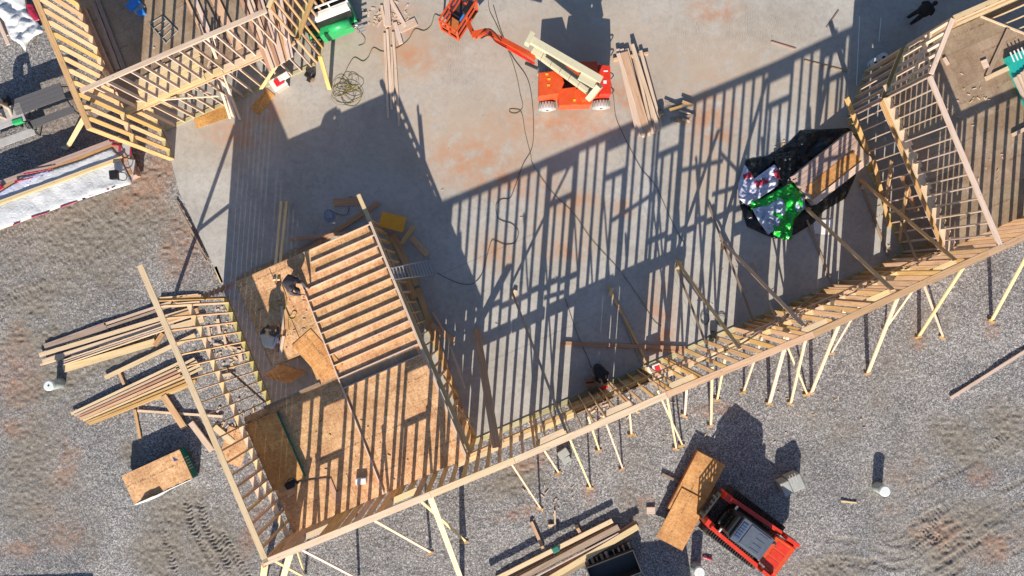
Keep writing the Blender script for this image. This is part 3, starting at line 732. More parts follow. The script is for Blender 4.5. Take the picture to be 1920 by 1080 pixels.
# things on the right deck
t = thing('board_bundle', 'teal sided sheet bundle at the right edge, white stripes on its corner', 'board bundle', P(1905, 200, DZ))
block('wrapped_stack', M_TEAL2, P(1917, 155, DZ + 0.02) + Vector((0.22, 0, 0)), (2.2, 0.95, 0.34), -1.16, t)
for i in range(4):
    block('white_stripe', M_WHITE, P(1898 + 7 * i, 107 - 3 * i, DZ + 0.2), (0.36, 0.05, 0.006), -1.16, t)
for i in range(4):
    p0, p1 = P(1903 + 6 * i, 145 - 5 * i, DZ + 0.24), P(1935 + 6 * i, 215, DZ + 0.24)
    board('pale_board', PINE_PINK, p0, p1, 0.09, 0.09, Z, None, '%s pinkish board from the left in the stack on the teal bundle' % ('first' if i == 0 else ORD[i]), 'board', 'boards stacked on the teal bundle')
lying('prop_board', PINE_OLD, (1891, 55), (1851, 142), 0.14, 0.04, DZ + 0.02, 'dark weathered board lying near the stair edge of the right deck', 'board')
lying('pale_board', PINE_PALE, (1848, 148), (1925, 112), 0.16, 0.05, DZ + 0.02, 'cream board crossing the teal bundle end at the right edge', 'board')
lying('pale_board', PINE_PINK, (1842, 122), (1852, 118), 0.3, 0.04, DZ + 0.02, 'short pale offcut on the right deck beside the angled wall', 'offcut')
lying('pale_board', PINE_PINK, (1770, 108), (1778, 122), 0.10, 0.05, DZ + 0.02, 'short post base leaning by the angled corner wall', 'offcut')
lying('pale_board', PINE_PINK, (1899, 253), (1925, 240), 0.12, 0.09, DZ + 0.02, 'pale board end at the right edge on the shaded deck stripes', 'board')

# ---- top left wing
TS = thing('framed_wall', 'tall stud wall across the top left wing with pinkish top plate', 'wall frame', L(3.7, 15.7, 0))
straight_wall(TS, (0.56, 15.70), (6.83, 15.70), DZ + 0.004, TOPZ, mat=PINE_PINK, mat_top=PINE_PINK, double=True, bottom=False)
straight_wall(TS, (0.56, 15.70), (6.83, 15.70), 0, 2.58, mat=PINE_PINK, mat_top=PINE)
board('ledger', PINE_PALE, L(0.6, 15.66, DZ + 0.03), L(4.2, 15.66, DZ + 0.03), 0.24, 0.05, Z, TS)
board('ledger', PINE_PALE, L(4.24, 15.66, DZ + 0.03), L(6.8, 15.66, DZ + 0.03), 0.24, 0.05, Z, TS)
board('diagonal_brace', PINE_PALE, P(255, 190, 3.0), P(410, 180, 2.2), 0.089, T2, V, TS)
board('diagonal_brace', PINE_PALE, L(4.6, 15.58, 0.2), L(6.2, 15.58, 2.2), 0.14, T2, V, TS)
TW = thing('framed_wall', 'tall stud wall at the top left corner with wide yellow studs beside the gravel', 'wall frame', L(0.42, 17, 0))
straight_wall(TW, (0.36, 14.52), (0.46, 20.6), 0, TOPZ, mat=PINE, mat_top=PINE, block_z=(2.75,), double=False, W6=0.184)
CE = thing('framed_wall', 'corner stud wall at the right end of the top left wing, beside the green lift', 'wall frame', L(7.3, 16.3, 0))
straight_wall(CE, (6.90, 15.74), (8.2, 17.04), 0, 2.58, mat=PINE, mat_top=PINE, sp=0.3)
straight_wall(CE, (6.90, 15.74), (8.2, 17.04), DZ + 0.004, TOPZ, mat=PINE, mat_top=PINE_PALE, sp=0.3)
straight_wall(CE, (8.24, 17.08), (8.24, 20.5), 0, TOPZ, mat=PINE, mat_top=PINE)
TD = thing('floor_deck', 'greyish weathered deck of the top left wing holding loose boards and a ladder', 'floor deck', L(3.7, 18, 0))
deck_panels(TD, [(0.58, 8.1, 15.79, 20.4)], DZ, OSB_OLD, planes=[(1, -1, -8.98)])
for i in range(16):
    board('joist', PINE, L(0.62 + 0.406 * i, 15.8, DZ - 0.165), L(0.62 + 0.406 * i, 20.4, DZ - 0.165), 0.27, T2, U, TD)
for p, q, lr in [((175, 5), (222, 130), 'left'), ((183, 0), (232, 128), 'right')]:
    lying('long_board', PINE_OLD, p, q, 0.14, 0.04, DZ + 0.03, lr + ' grey pinkish board of the long pair on the top left deck', 'board', 'pair of long boards on the top left deck')
lying('red_board', PINE_RED, (160, 15), (212, 135), 0.07, 0.05, DZ + 0.03, 'dark red painted strip along the left edge of the top left deck', 'trim board')
# pale stack lit between the plates
for i in range(7):
    lying('short_board', PINE_PALE, (252 + 3 * i, 158 + 6 * i), (372 + 2 * i, 92 + 9 * i), 0.15, 0.04, DZ + 0.02 + 0.003 * i, '%s cream board from above in the sunlit row behind the top left wall' % ('first' if i == 0 else ORD[i]), 'board', 'cream boards laid behind the top left wall')
for i in range(9):
    x = 437 + 10 * i
    lying('bundle_board', PINE_PINK if i % 3 else PINE_RED, (x + 4 + (i % 2) * 2, -30), (507 + 5.0 * i, 133 - 3.2 * i), 0.12, 0.06, DZ + 0.12 + 0.05 * (i % 2), '%s long board from the left in the bundle over the top left wall' % ('first' if i == 0 else ORD[i]), 'board', 'bundle of boards over the top left wall')
for i, (p, q, w, m) in enumerate([((362, -10), (398, 75), 0.14, PINE_PINK), ((378, -10), (430, 95), 0.10, PINE_OLD), ((398, -12), (448, 92), 0.28, PINE), ((345, -10), (378, 60), 0.09, PINE)]):
    lying('long_board', m, p, q, w, 0.04, DZ + 0.03, '%s loose board lying lengthwise on the top left deck' % ('pinkish', 'weathered grey', 'widest yellow', 'short leftmost')[i], 'board', 'loose boards on the top left deck')
for i, (p, q, zq) in enumerate([((374, 45), (432, 222), 0.05), ((386, 62), (441, 220), 0.05), ((398, 88), (450, 224), 0.05), ((400, 60), (436, 218), 0.09)]):
    board('leaning_board', PINE_PINK, P(*p, 3.35), P(*q, zq), 0.10, 0.05, Z, None, '%s board leaning from the top left deck down onto the slab' % ('first', 'second', 'third', 'crossing')[i], 'board', 'boards leaning off the top left deck')
board('leaning_board', PINE, P(600, 105, 1.6), P(618, 168, 0.05), 0.15, 0.04, Z, None, 'yellow board leaning at the right corner of the top left wing', 'board')
lying('strand_board_offcut', OSB_ORANGE, (365, 228), (425, 208), 0.55, 0.02, 0.003, 'orange strand board piece on the slab at the top left wing', 'board sheet')
lying('strand_board_offcut', OSB_ORANGE, (478, 210), (508, 172), 0.42, 0.02, 0.003, 'orange strand board piece half in shade below the top left wing', 'board sheet')
board('pale_board', PINE_PALE, P(303, 190, 1.4), P(362, 216, 0.06), 0.15, 0.05, Z, None, 'pale board sloping under the top left wall frame', 'board')
t = thing('ladder', 'small grey ladder lying flat on the top left deck', 'ladder', P(305, 60, DZ))
for p, q in [((280, 45), (312, 82)), ((305, 30), (333, 58))]: board('rail', M_UTIL, P(*p, DZ + 0.03), P(*q, DZ + 0.03), 0.022, 0.04, Z, t)
for i in range(5): board('rung', M_UTIL, P(280 + 8 * i, 45 + 9 * i, DZ + 0.03), P(305 + 7 * i, 30 + 7 * i, DZ + 0.03), 0.02, 0.02, Z, t)
t = thing('tool_case', 'blue tool case open on the top left deck', 'tool case', P(258, 18, DZ))
block('case_shell', M_BLUE, P(250, 8, DZ + 0.06), (0.45, 0.3, 0.1), 0.8, t, 0.01)
block('case_lid', M_UTIL, P(259, 15, DZ + 0.03), (0.4, 0.3, 0.04), 0.8, t, 0.01)
block('blue_tool', M_BLUE, P(265, 24, DZ + 0.06), (0.25, 0.2, 0.12), 0.5, t, 0.02)

# ---------------------------------------------------------------- braces propping the long wall
outside = [  # (foot, point where it passes the top plate, width, attachment height)
    ((1724, 629), (1791, 519), 0.15, 4.0), ((1860, 600), (1920, 484), 0.15, 4.0), ((1768, 631), (1735, 542), 0.07, 3.0), ((1628, 698), (1675, 570), 0.15, 4.2),
    ((1661, 615), (1698, 560), 0.07, 3.0), ((1560, 660), (1590, 605), 0.07, 3.0), ((1522, 735), (1567, 615), 0.14, 4.2), ((1483, 755), (1507, 640), 0.10, 4.2),
    ((1513, 738), (1477, 652), 0.06, 3.0), ((1443, 755), (1467, 657), 0.14, 4.0), ((1395, 732), (1411, 680), 0.08, 3.0), ((1345, 748), (1352, 703), 0.08, 3.0),
    ((1333, 796), (1333, 712), 0.09, 4.2), ((1284, 778), (1286, 730), 0.08, 3.2), ((1268, 840), (1250, 747), 0.07, 4.4), ((1279, 833), (1241, 750), 0.06, 4.2),
    ((1184, 813), (1180, 777), 0.07, 3.2), ((1167, 877), (1137, 797), 0.06, 4.4), ((1123, 843), (1105, 790), 0.06, 3.6), ((1107, 913), (1068, 823), 0.06, 4.6),
    ((1047, 885), (1020, 843), 0.06, 3.6), ((1013, 952), (960, 870), 0.06, 4.6), ((866, 1090), (807, 933), 0.19, 4.8), ((872, 1014), (795, 942), 0.09, 4.4),
    ((807, 1035), (710, 977), 0.09, 4.4), ((672, 1086), (577, 1033), 0.09, 4.4), ((572, 1083), (528, 1056), 0.09, 4.4), ((520, 1120), (536, 1056), 0.22, 4.4), ((571, 1076), (560, 1043), 0.05, 3.4), ((488, 1125), (494, 1060), 0.22, 4.6)]
outside.sort(key=lambda e: e[0][0])
for i, (ft, tp, w, zw) in enumerate(outside):
    k = 1 / (1 - zw / CAM_H)
    # walk the brace's line on to the wall's plane at height zw
    x0, y0 = ft[0] - 960, ft[1] - 540; dx, dy = tp[0] - ft[0], tp[1] - ft[1]
    A0 = (959 - 540 - 0.4345 * 370)
    tt = (A0 * k - (y0 + 0.4345 * x0)) / (dy + 0.4345 * dx)
    q = (ft[0] + dx * tt, ft[1] + dy * tt)
    top = P(q[0], q[1], zw) - V * 0.10; foot = P(ft[0], ft[1], GZ + 0.05)
    lab = 'timber brace propping the long wall from the gravel, %s counted from the left' % ORD[i] if i else 'wide timber prop at the lower left corner of the long wall, leftmost of the braces'
    br = thing('timber_brace', lab, 'brace', foot, 'timber braces propping the long wall from the gravel')
    mm = PINE_PALE if w > 0.17 or i % 4 else PINE_PINK
    d = (top - foot)
    board('brace_board', mm, foot, top, w, T2, (d.cross(U)).normalized() if i % 2 else Z, br)
    if ft[1] < 1075:
        r = random.uniform(-0.6, 0.6)
        sd = Vector((math.cos(r), math.sin(r), 0))
        board('ground_stake', PINE, foot - Z * 0.05 + sd * 0.12 - Vector((0, .06, 0)), foot + Z * 0.02 + sd * -0.16 - Vector((0, .06, 0)), 0.09, T2, Z, br)
inside = [  # (foot on the slab, end on the wall, width)
    ((1612, 337), (1793, 493), 0.14, 0), ((1508, 387), (1677, 550), 0.14, 0), ((1352, 450), (1510, 617), 0.13, 0), ((1267, 487), (1390, 660), 0.12, 0),
    ((1140, 537), (1216, 685), 0.10, 0), ((958, 542), (1063, 812), 0.09, 0), ((1328, 383), (1415, 608), 0.08, 1), ((1614, 343), (1667, 485), 0.08, 1), ((1513, 412), (1560, 532), 0.08, 1),
    ((1270, 505), (1325, 648), 0.08, 1), ((1410, 493), (1458, 605), 0.07, 1), ((1680, 385), (1722, 497), 0.08, 1), ((1165, 590), (1208, 690), 0.06, 1)]
inside.sort(key=lambda e: e[0][0])
for i, (ft, tp, w, low) in enumerate(inside):
    end = on_wall(*tp) + V * 0.10
    foot = P(ft[0], ft[1], 0.09)
    lab = 'inner timber brace from slab up to the long wall, %s counted from the left' % ORD[i] if i else 'leftmost inner brace running from the slab up to the long wall'
    br = thing('timber_brace', lab, 'brace', P(ft[0], ft[1], 0), 'timber braces inside the long wall on the slab')
    board('brace_board', PINE_OLD if w < .1 else PINE, foot, end, w, T2, Z, br)
    if not low:
        block('anchor_block', PINE_PALE, P(ft[0] + 6, ft[1] + 10, 0.06), (0.34, 0.14, 0.11), 1.2, br)
board('wide_plank', PINE_RED, P(893, 617, 0.03), on_wall(934, 846) + V * 0.12, 0.28, 0.04, Z, None, 'wide reddish plank leaning from the slab onto the long wall', 'plank')
board('leaning_post', PINE, P(1587, 183, 1.9), P(1640, 318, 0.04), 0.14, 0.09, Z, None, 'yellow post leaning beside the right stud wall', 'post')
board('leaning_post', PINE, P(1638, 300, 1.2), P(1668, 425, 0.04), 0.14, 0.04, Z, None, 'yellow board leaning at the foot of the right stud wall by the lumber pack', 'board')

# ---------------------------------------------------------------- loose lumber on the slab
for i, (p, q, w, z) in enumerate([((721, 62), (728, 222), 0.09, 0.003), ((726, 55), (735, 205), 0.10, 0.003), ((734, 88), (738, 200), 0.08, 0.003), ((737, 60), (749, 236), 0.10, 0.003), ((724, -20), (728, 50), 0.22, 0.05), ((715, 10), (722, 48), 0.10, 0.003), ((732, 0), (760, 50), 0.14, 0.003), ((740, 42), (752, 82), 0.16, 0.003)]):
    lying('long_board', PINE_PINK, p, q, w, 0.05, z, 'pale board in the loose row at the slab top, %s of its row' % ('first' if i == 0 else ORD[i]), 'board', 'loose long boards at the top of the slab')
lying('short_plank', PINE_PINK, (747, 56), (780, 40), 0.30, 0.04, 0.003, 'short wide pink plank beside the long boards at the top', 'plank')
stack = [((1158, 92), (1197, 255), 0.14, 0), ((1166, 92), (1208, 258), 0.14, 0), ((1175, 92), (1216, 255), 0.14, 0), ((1186, 84), (1224, 250), 0.14, 0), ((1194, 100), (1229, 250), 0.12, 0), ((1201, 95), (1240, 238), 0.12, 0),
         ((1159, 100), (1205, 255), 0.15, 1), ((1170, 98), (1214, 250), 0.28, 1), ((1185, 83), (1236, 245), 0.14, 2)]
for i, (p, q, w, lv) in enumerate(stack):
    lying('stacked_board', PINE_PINK if w < 0.2 else PINE, p, q, w, 0.05, 0.10 + 0.055 * lv + 0.01, '%s %s board in the lumber stack right of the boom lift' % ('first' if i == 0 else ORD[i], ('bottom layer', 'second layer', 'top')[lv]), 'board', 'lumber stack right of the boom lift')
for p, q, lr in [((1150, 112), (1215, 100), 'far'), ((1190, 232), (1244, 218), 'near')]:
    lying('bearer', PINE, p, q, 0.10, 0.10, 0.003, lr + ' bearer under the lumber stack right of the boom lift', 'bearer', 'bearers under the lumber stack')
for i in range(14):
    x, y = 1255 + random.uniform(-16, 30), 208 + random.uniform(-24, 24); r = random.uniform(-0.6, 0.9); ln = random.uniform(12, 26)
    lying('scrap_board', random.choice((PINE_OLD, PINE_OLD, PINE_PINK, PINE)), (x, y), (x + ln * math.cos(r), y - ln * math.sin(r)), random.uniform(.05, .12), 0.03, 0.003 + 0.012 * i, 'scrap of board in the heap at the foot of the lumber stack', 'offcut', 'heap of board scraps')
block('steel_pail', M_DARKST, P(1239, 212, 0.15), (0.22, 0.22, 0.26), 0.3, None, 0.05, 'dark pail beside the scrap heap right of the lumber stack', 'pail')
lying('long_board', PINE_RED, (1051, 643), (1287, 653), 0.14, 0.09, 0.003, 'long red brown board on the slab behind the kneeling worker', 'board', None)
lying('long_board', PINE_RED, (1215, 656), (1285, 660), 0.10, 0.04, 0.003, 'short red brown board lying beside the long red board', 'board')
for p, q, lr in [((528, 378), (514, 525), 'left'), ((538, 378), (522, 525), 'right')]:
    board('leaning_board', PINE_PALE, P(*p, 0.05), P(*q, DZ + 0.08), 0.09, 0.06, Z, None, lr + ' cream board of the pair leaning onto the deck by the crouching worker', 'board', 'pair of boards leaning on the deck')
lying('plank', PINE_RED, (625, 380), (680, 377), 0.3, 0.04, 0.003, 'wide dull red plank on the slab behind the upper deck', 'plank')
lying('plank', PINE_RED, (560, 480), (710, 380), 0.16, 0.05, 0.05, 'long dull plank crossing the shaded slab behind the deck', 'plank')
lying('plank', PINE_OLD, (445, 525), (640, 432), 0.20, 0.05, 0.003, 'long dull board along the shaded slab at the deck edge', 'plank')
lying('plank', PINE_RED, (545, 449), (650, 437), 0.13, 0.09, 0.12, 'dull board resting crosswise behind the deck with steel straps', 'plank')
t = thing('site_box', 'orange yellow strand board box on timber legs beside the ladder', 'box', P(736, 425, 0))
YO = plain('yellow_orange_panel', (0.78, 0.34, 0.02), 0.6)
block('box_top', YO, P(736, 416, 0.82), (0.92, 0.56, 0.03), -0.25, t)
block('box_body', YO, P(736, 418, 0.5), (0.84, 0.48, 0.58), -0.25, t)
for dx, dy in ((-16, -8), (18, -2), (-12, 8), (20, 10)): board('leg', PINE, P(736 + dx, 420 + dy, 0), P(736 + dx, 420 + dy, 0.4), 0.09, 0.05, U, t)
for i, (p, q, w, z) in enumerate([((752, 457), (776, 424), 0.14, 0.3), ((772, 445), (802, 478), 0.22, 0.1), ((735, 440), (782, 535), 0.28, 0.05), ((760, 520), (778, 560), 0.24, 0.09), ((808, 608), (852, 640), 0.24, 0.09), ((812, 585), (832, 620), 0.08, 0.15)]):
    lying('loose_board', PINE, p, q, w, 0.05, z, ('yellow board sloping under the orange box right of the deck', 'yellow board pointing from the orange box toward the ladder', 'wide yellow board behind the ladder foot', 'short board below the ladder beside the deck wall', 'wide yellow board crossing the shade edge beside the deck wall', 'narrow pale board beside the deck wall below the ladder')[i], 'board', 'loose boards beside the deck wall')
board('leaning_board', PINE_PINK, P(845, 650, 0.04), P(872, 728, 1.2), 0.06, T2, Z, None, 'thin pale stick leaning at the deck wall beside the plank', 'stick')
board('long_board', PINE, P(783, 540, 0.05), P(885, 830, 0.05), 0.24, 0.05, Z, None, 'long yellow board lying along the foot of the deck wall', 'board')
for p, q, m, lab in [((1446, 78), (1492, 92), PINE_RED, 'short dark red strip on the slab near the top right, upper one'), ((1508, 113), (1588, 134), PINE_OLD, 'long thin dark strip on the slab below the red strip, top right'), ((1572, 20), (1550, 52), PINE_OLD, 'thin dark stick on the slab at the top right')]:
    lying('thin_strip', m, p, q, 0.05, 0.03, 0.003, lab, 'strip')
for p, q in [((330, 378), (390, 490)), ((356, 438), (388, 488))]:
    lying('form_board', PINE_OLD, p, q, 0.06, 0.06, -0.05, ('longer upper' if p[0] < 340 else 'shorter lower') + ' form board along the left edge of the slab', 'form board', 'form boards on the slab edge')
lying('form_board', PINE_PALE, (404, 500), (416, 530), 0.12, 0.05, -0.05, 'pale short board at the slab edge above the lower left wall', 'board')
lying('form_board', PINE_OLD, (322, 575), (352, 562), 0.18, 0.12, -0.1, 'dark block lying outside the lower left wall', 'block')
t = thing('louvred_panel', 'brown perforated strip hanging above the lower left wall', 'panel', P(415, 552, 2.0))
for i in range(7): board('slat', PINE_RED, P(382 + 8 * i, 561 - 3.2 * i, 1.9), P(388 + 8 * i, 548 - 3.2 * i, 1.9), 0.13, 0.03, Z, t)
# things inside the stair opening and on the lower left deck
board('strand_board_sheet', OSB_ORANGE, P(518, 712, 0.6), P(552, 690, 1.9), 1.0, 0.02, Vector((0.5, -0.3, 1)), None, 'orange strand board sheet leaning down inside the stair opening', 'board sheet')
lying('loose_strip', PINE_RED, (560, 905), (617, 897), 0.06, 0.03, DZ + 0.01, 'thin dark board on the deck by the black tool bag', 'board')
lying('loose_strip', PINE_RED, (617, 898), (634, 942), 0.14, 0.03, DZ + 0.01, 'short brown board on the deck right of the black tool bag', 'board')
t = thing('tool_bag', 'black tool bag standing on the lower left deck', 'tool bag', P(546, 907, DZ))
block('bag_body', M_CLOTHK, P(547, 907, DZ + 0.16), (0.42, 0.24, 0.3), 0.5, t, 0.06)
tube('bag_handle', M_BLACK, [P(538, 905, DZ + .3), P(541, 899, DZ + .42), P(550, 896, DZ + .42), P(553, 900, DZ + .3)], 0.018, t)
block('bag_pocket', M_DARKST, P(549, 912, DZ + 0.14), (0.2, 0.08, 0.18), 0.5, t, 0.02)
block('carton', M_WHITE, P(677, 902, DZ + 0.09), (0.36, 0.2, 0.16), 0.1, None, 0.008, 'small white carton on the striped lower left deck', 'carton')
lying('deck_board', PINE_PINK, (528, 574), (531, 618), 0.09, 0.06, DZ + 0.01, 'pale short board on the deck by the orange hose', 'board')
board('deck_board', PINE_PINK, P(532, 630, DZ + .1), P(525, 668, DZ + .05), 0.10, 0.05, Z, None, 'pale board beside the bending worker on the deck', 'board')
lying('strand_board_sheet', OSB_ORANGE, (565, 632), (625, 700), 0.85, 0.02, DZ + 0.008, 'darker strand board sheet laid over the deck beside the stair opening', 'board sheet')

# ---------------------------------------------------------------- ladder against the deck
t = thing('ladder', 'aluminium ladder leaning against the right edge of the lower left deck', 'ladder', P(810, 500, 0))
l0a, l0b = P(806, 488, 0.02), P(815, 515, 0.02); l1a, l1b = P(733, 503, 3.5), P(739, 524, 3.5)
board('rail', M_STEEL, l0a, l1a, 0.035, 0.08, Z, t); board('rail', M_STEEL, l0b, l1b, 0.035, 0.08, Z, t)
for i in range(13):
    f = (i + 0.5) / 13; board('rung', M_STEEL, l0a.lerp(l1a, f), l0b.lerp(l1b, f), 0.04, 0.04, Z, t)

# ---------------------------------------------------------------- lumber piles on the gravel at the left
g1 = 'upper lumber pile on the gravel at the left'
rows1 = [((84, 652), (200, 610), 0.28, 0.05, PINE_OLD), ((196, 608), (322, 566), 0.10, 0.05, PINE_PINK), ((200, 614), (325, 572), 0.09, 0.05, PINE_OLD), ((74, 666), (358, 580), 0.16, 0.12, PINE_PALE), ((80, 678), (366, 588), 0.17, 0.12, PINE_PINK),
         ((118, 676), (312, 610), 0.04, 0.14, PINE_PALE), ((118, 680), (312, 614), 0.04, 0.14, PINE_PINK), ((119, 684), (312, 618), 0.04, 0.14, PINE_PALE), ((76, 684), (120, 671), 0.08, 0.05, PINE_PALE), ((119, 692), (291, 641), 0.27, 0.06, PINE_PALE),
         ((300, 560), (372, 553), 0.1, 0.04, PINE_PALE), ((325, 566), (380, 557), 0.1, 0.06, PINE_PINK), ((330, 572), (375, 568), 0.16, 0.16, PINE_PALE), ((315, 600), (372, 582), 0.2, 0.16, PINE), ((322, 616), (382, 598), 0.24, 0.1, PINE_PALE)]
for i, (p, q, w, z, m) in enumerate(rows1):
    kind = 'wide' if w > 0.2 else 'narrow' if w < 0.09 else 'medium'
    lying('pile_board', m, p, q, w, 0.045 if w > .05 else 0.10, GZ + z, '%s board, %s in the upper left lumber pile counted from its far left corner' % (kind, 'first' if i == 0 else ORD[i]), 'board', g1)
lying('pile_board', PINE_PALE, (197, 708), (366, 628), 0.16, 0.05, GZ + 0.06, 'single pale board lying between the two left lumber piles', 'board')
lying('pile_block', PINE, (223, 697), (233, 721), 0.11, 0.07, GZ + 0.01, 'short bearer between the two left lumber piles', 'bearer')
lying('pile_block', PINE_RED, (290, 648), (305, 625), 0.16, 0.05, GZ + 0.06, 'reddish short board across the end of the upper left pile', 'board')
g2 = 'lower lumber pile on the gravel at the left'
for i in range(7):
    lying('pile_board', (PINE_PALE, PINE_PINK, PINE_RED, PINE, PINE_PALE, PINE, PINE)[i], (134 + 5.5 * i, 776 + 3.2 * i), (337 + 5 * i, 680 + 5.6 * i), 0.075 + 0.03 * (i % 3 == 0), 0.045, GZ + 0.10 + 0.02 * (i % 2), '%s top board from the upper side of the lower left lumber pile' % ('first' if i == 0 else ORD[i]), 'board', g2)
    lying('pile_board', PINE, (145 + 5.5 * i, 772 + 3.2 * i), (330 + 6 * i, 690 + 4.6 * i), 0.10, 0.05, GZ + 0.04, 'half hidden under board, %s from the upper side of the lower left pile' % ('first' if i == 0 else ORD[i]), 'board', g2)
for i in range(4):
    lying('pile_board', PINE_PALE, (330 + 4 * i, 690 + 6 * i), (365 + 5 * i, 672 + 6 * i), 0.09, 0.045, GZ + 0.12, 'short board at the right end of the lower left pile, %s from above' % ('first' if i == 0 else ORD[i]), 'board', g2)
lying('long_board', PINE, (306, 742), (346, 803), 0.25, 0.05, GZ + 0.12, 'sloping wide board at the end of the lower left pile', 'board')
lying('long_board', PINE_PINK, (358, 792), (398, 845), 0.22, 0.09, GZ + 0.05, 'pinkish board beside the lower left wall near the strand board bundle', 'board')
lying('long_board', PINE, (253, 768), (263, 822), 0.11, 0.05, GZ + 0.01, 'narrow bearer above the strand board bundle', 'bearer')
lying('long_board', PINE_PALE, (258, 770), (418, 781), 0.09, 0.05, GZ + 0.02, 'thin cream board on gravel below the lower left pile', 'board')
lying('treated_board', TREATED, (290, 748), (350, 722), 0.2, 0.05, GZ + 0.01, 'greenish treated board under the lower left pile', 'board')
lying('long_board', PINE_PALE, (402, 800), (437, 830), 0.24, 0.05, GZ + 0.02, 'cream board on gravel just inside the lower left wall', 'board')
lying('strand_board_sheet', OSB, (430, 870), (450, 805), 0.9, 0.02, GZ + 0.03, 'strand board piece on the gravel inside the lower left wall', 'board sheet')
for i, (p, q, w) in enumerate([((390, 612), (395, 640), .1), ((408, 598), (412, 625), .12), ((420, 628), (425, 655), .1), ((392, 655), (398, 668), .14), ((440, 598), (446, 622), .12), ((448, 650), (452, 678), .16), ((410, 706), (440, 700), .12), ((400, 645), (455, 655), .08)]):
    lying('offcut', PINE_PINK, p, q, w, 0.04, GZ + 0.03, '%s offcut counted from the far end behind the lower left wall studs' % ('first' if i == 0 else ORD[i]), 'offcut', 'offcuts behind the lower left wall')

# ---------------------------------------------------------------- bundle of strand board at lower left
bc = (P(228, 893, 0.55) + P(338, 843, 0.55) + P(358, 902, 0.55) + P(247, 945, 0.55)) / 4
ang = math.atan2((P(338, 843) - P(228, 893)).y, (P(338, 843) - P(228, 893)).x)
t = osb_bundle('board_bundle', 'strand board bundle with teal green end and blue triangle on the gravel at lower left', 'board bundle', bc, (2.40, 1.2, 0.52), ang, OSB, 16, z0=GZ + 0.10)
for s in (-0.8, 0.8): board('bearer', PINE_OLD, bc + Vector((math.cos(ang) * s - math.sin(ang) * .6, math.sin(ang) * s + math.cos(ang) * .6, 0)) * 1.0 - Z * (bc.z - GZ - 0.05), bc + Vector((math.cos(ang) * s + math.sin(ang) * .6, math.sin(ang) * s - math.cos(ang) * .6, 0)) - Z * (bc.z - GZ - 0.05), 0.09, 0.09, Z, t)
ZT = GZ + 0.10 + 0.52
tri = [P(323.5, 856, ZT + .002), P(326, 865, ZT + .002), P(334.5, 862.5, ZT + .002)]
local_mesh('blue_triangle', tri, [(0, 1, 2)], plain('blue_print', (0.03, 0.04, 0.18), 0.6), tri[0], t)
ex, ey = Vector((math.cos(ang), math.sin(ang), 0)), Vector((-math.sin(ang), math.cos(ang), 0))
for i in range(5):
    block('white_stripe', plain('pale_green_print', (0.30, 0.42, 0.38), 0.6) if i == 0 else bpy.data.materials['pale_green_print'], Vector((bc.x, bc.y, GZ + 0.10 + 0.27)) + ex * 1.212 + ey * (0.22 - 0.11 * i), (0.006, 0.035, 0.34), ang, t)
wv = []
for i in range(13):
    s = -1.15 + 2.3 * i / 12
    y0 = -0.60; bulge = 0.03 + 0.06 * (i < 6) * math.sin(i * .55)
    for j, (yy, zz) in enumerate([(y0 + 0.02 * (i < 5), ZT + 0.012 + 0.02 * (i % 2) + 0.14 * (i in (2, 3, 4, 5))), (y0 - bulge * .6, ZT + 0.01), (y0 - bulge, ZT - 0.12), (y0 - bulge * 1.1 - 0.03, GZ + 0.05)]):
        wv.append(Vector((bc.x, bc.y, 0)) + ex * s + ey * yy + Z * zz)
wf = [(i * 4 + j, (i + 1) * 4 + j, (i + 1) * 4 + j + 1, i * 4 + j + 1) for i in range(12) for j in range(3)]
w_o = local_mesh('torn_wrap', wv, wf, F_WHITE, Vector((bc.x, bc.y, ZT)), t, smooth=True)

# ---------------------------------------------------------------- capped pipes standing in the gravel
def pipe(top, zt, r, lab, hole=False):
    base = P(top[0], top[1], zt); t = thing('capped_pipe', lab, 'pipe', Vector((base.x, base.y, GZ)), 'capped pipes standing in the gravel')
    cyl('pipe_wall', M_PVCG, Vector((base.x, base.y, GZ - 0.2)), Vector((base.x, base.y, zt - 0.05)), r, None, t, 28)
    cp = cyl('cap', M_PVC, Vector((base.x, base.y, zt - 0.09)), Vector((base.x, base.y, zt - 0.012)), r + 0.012, None, t, 28)
    cyl('cap_dome', M_PVC, Vector((base.x, base.y, zt - 0.012)), Vector((base.x, base.y, zt)), r + 0.008, r - 0.03, cp, 28)
    if hole: cyl('plug', M_DARKST, Vector((base.x, base.y, zt - 0.005)), Vector((base.x, base.y, zt + 0.012)), 0.035, None, cp, 12)
pipe((91, 723), 0.62, 0.19, 'white capped grey pipe with centre plug left of the lumber piles', True)
pipe((1660, 921), 0.52, 0.20, 'white capped pipe standing alone on gravel right of the track loader')
pipe((1312, 1073), 0.52, 0.20, 'white capped pipe at the bottom edge below the track loader sheets')

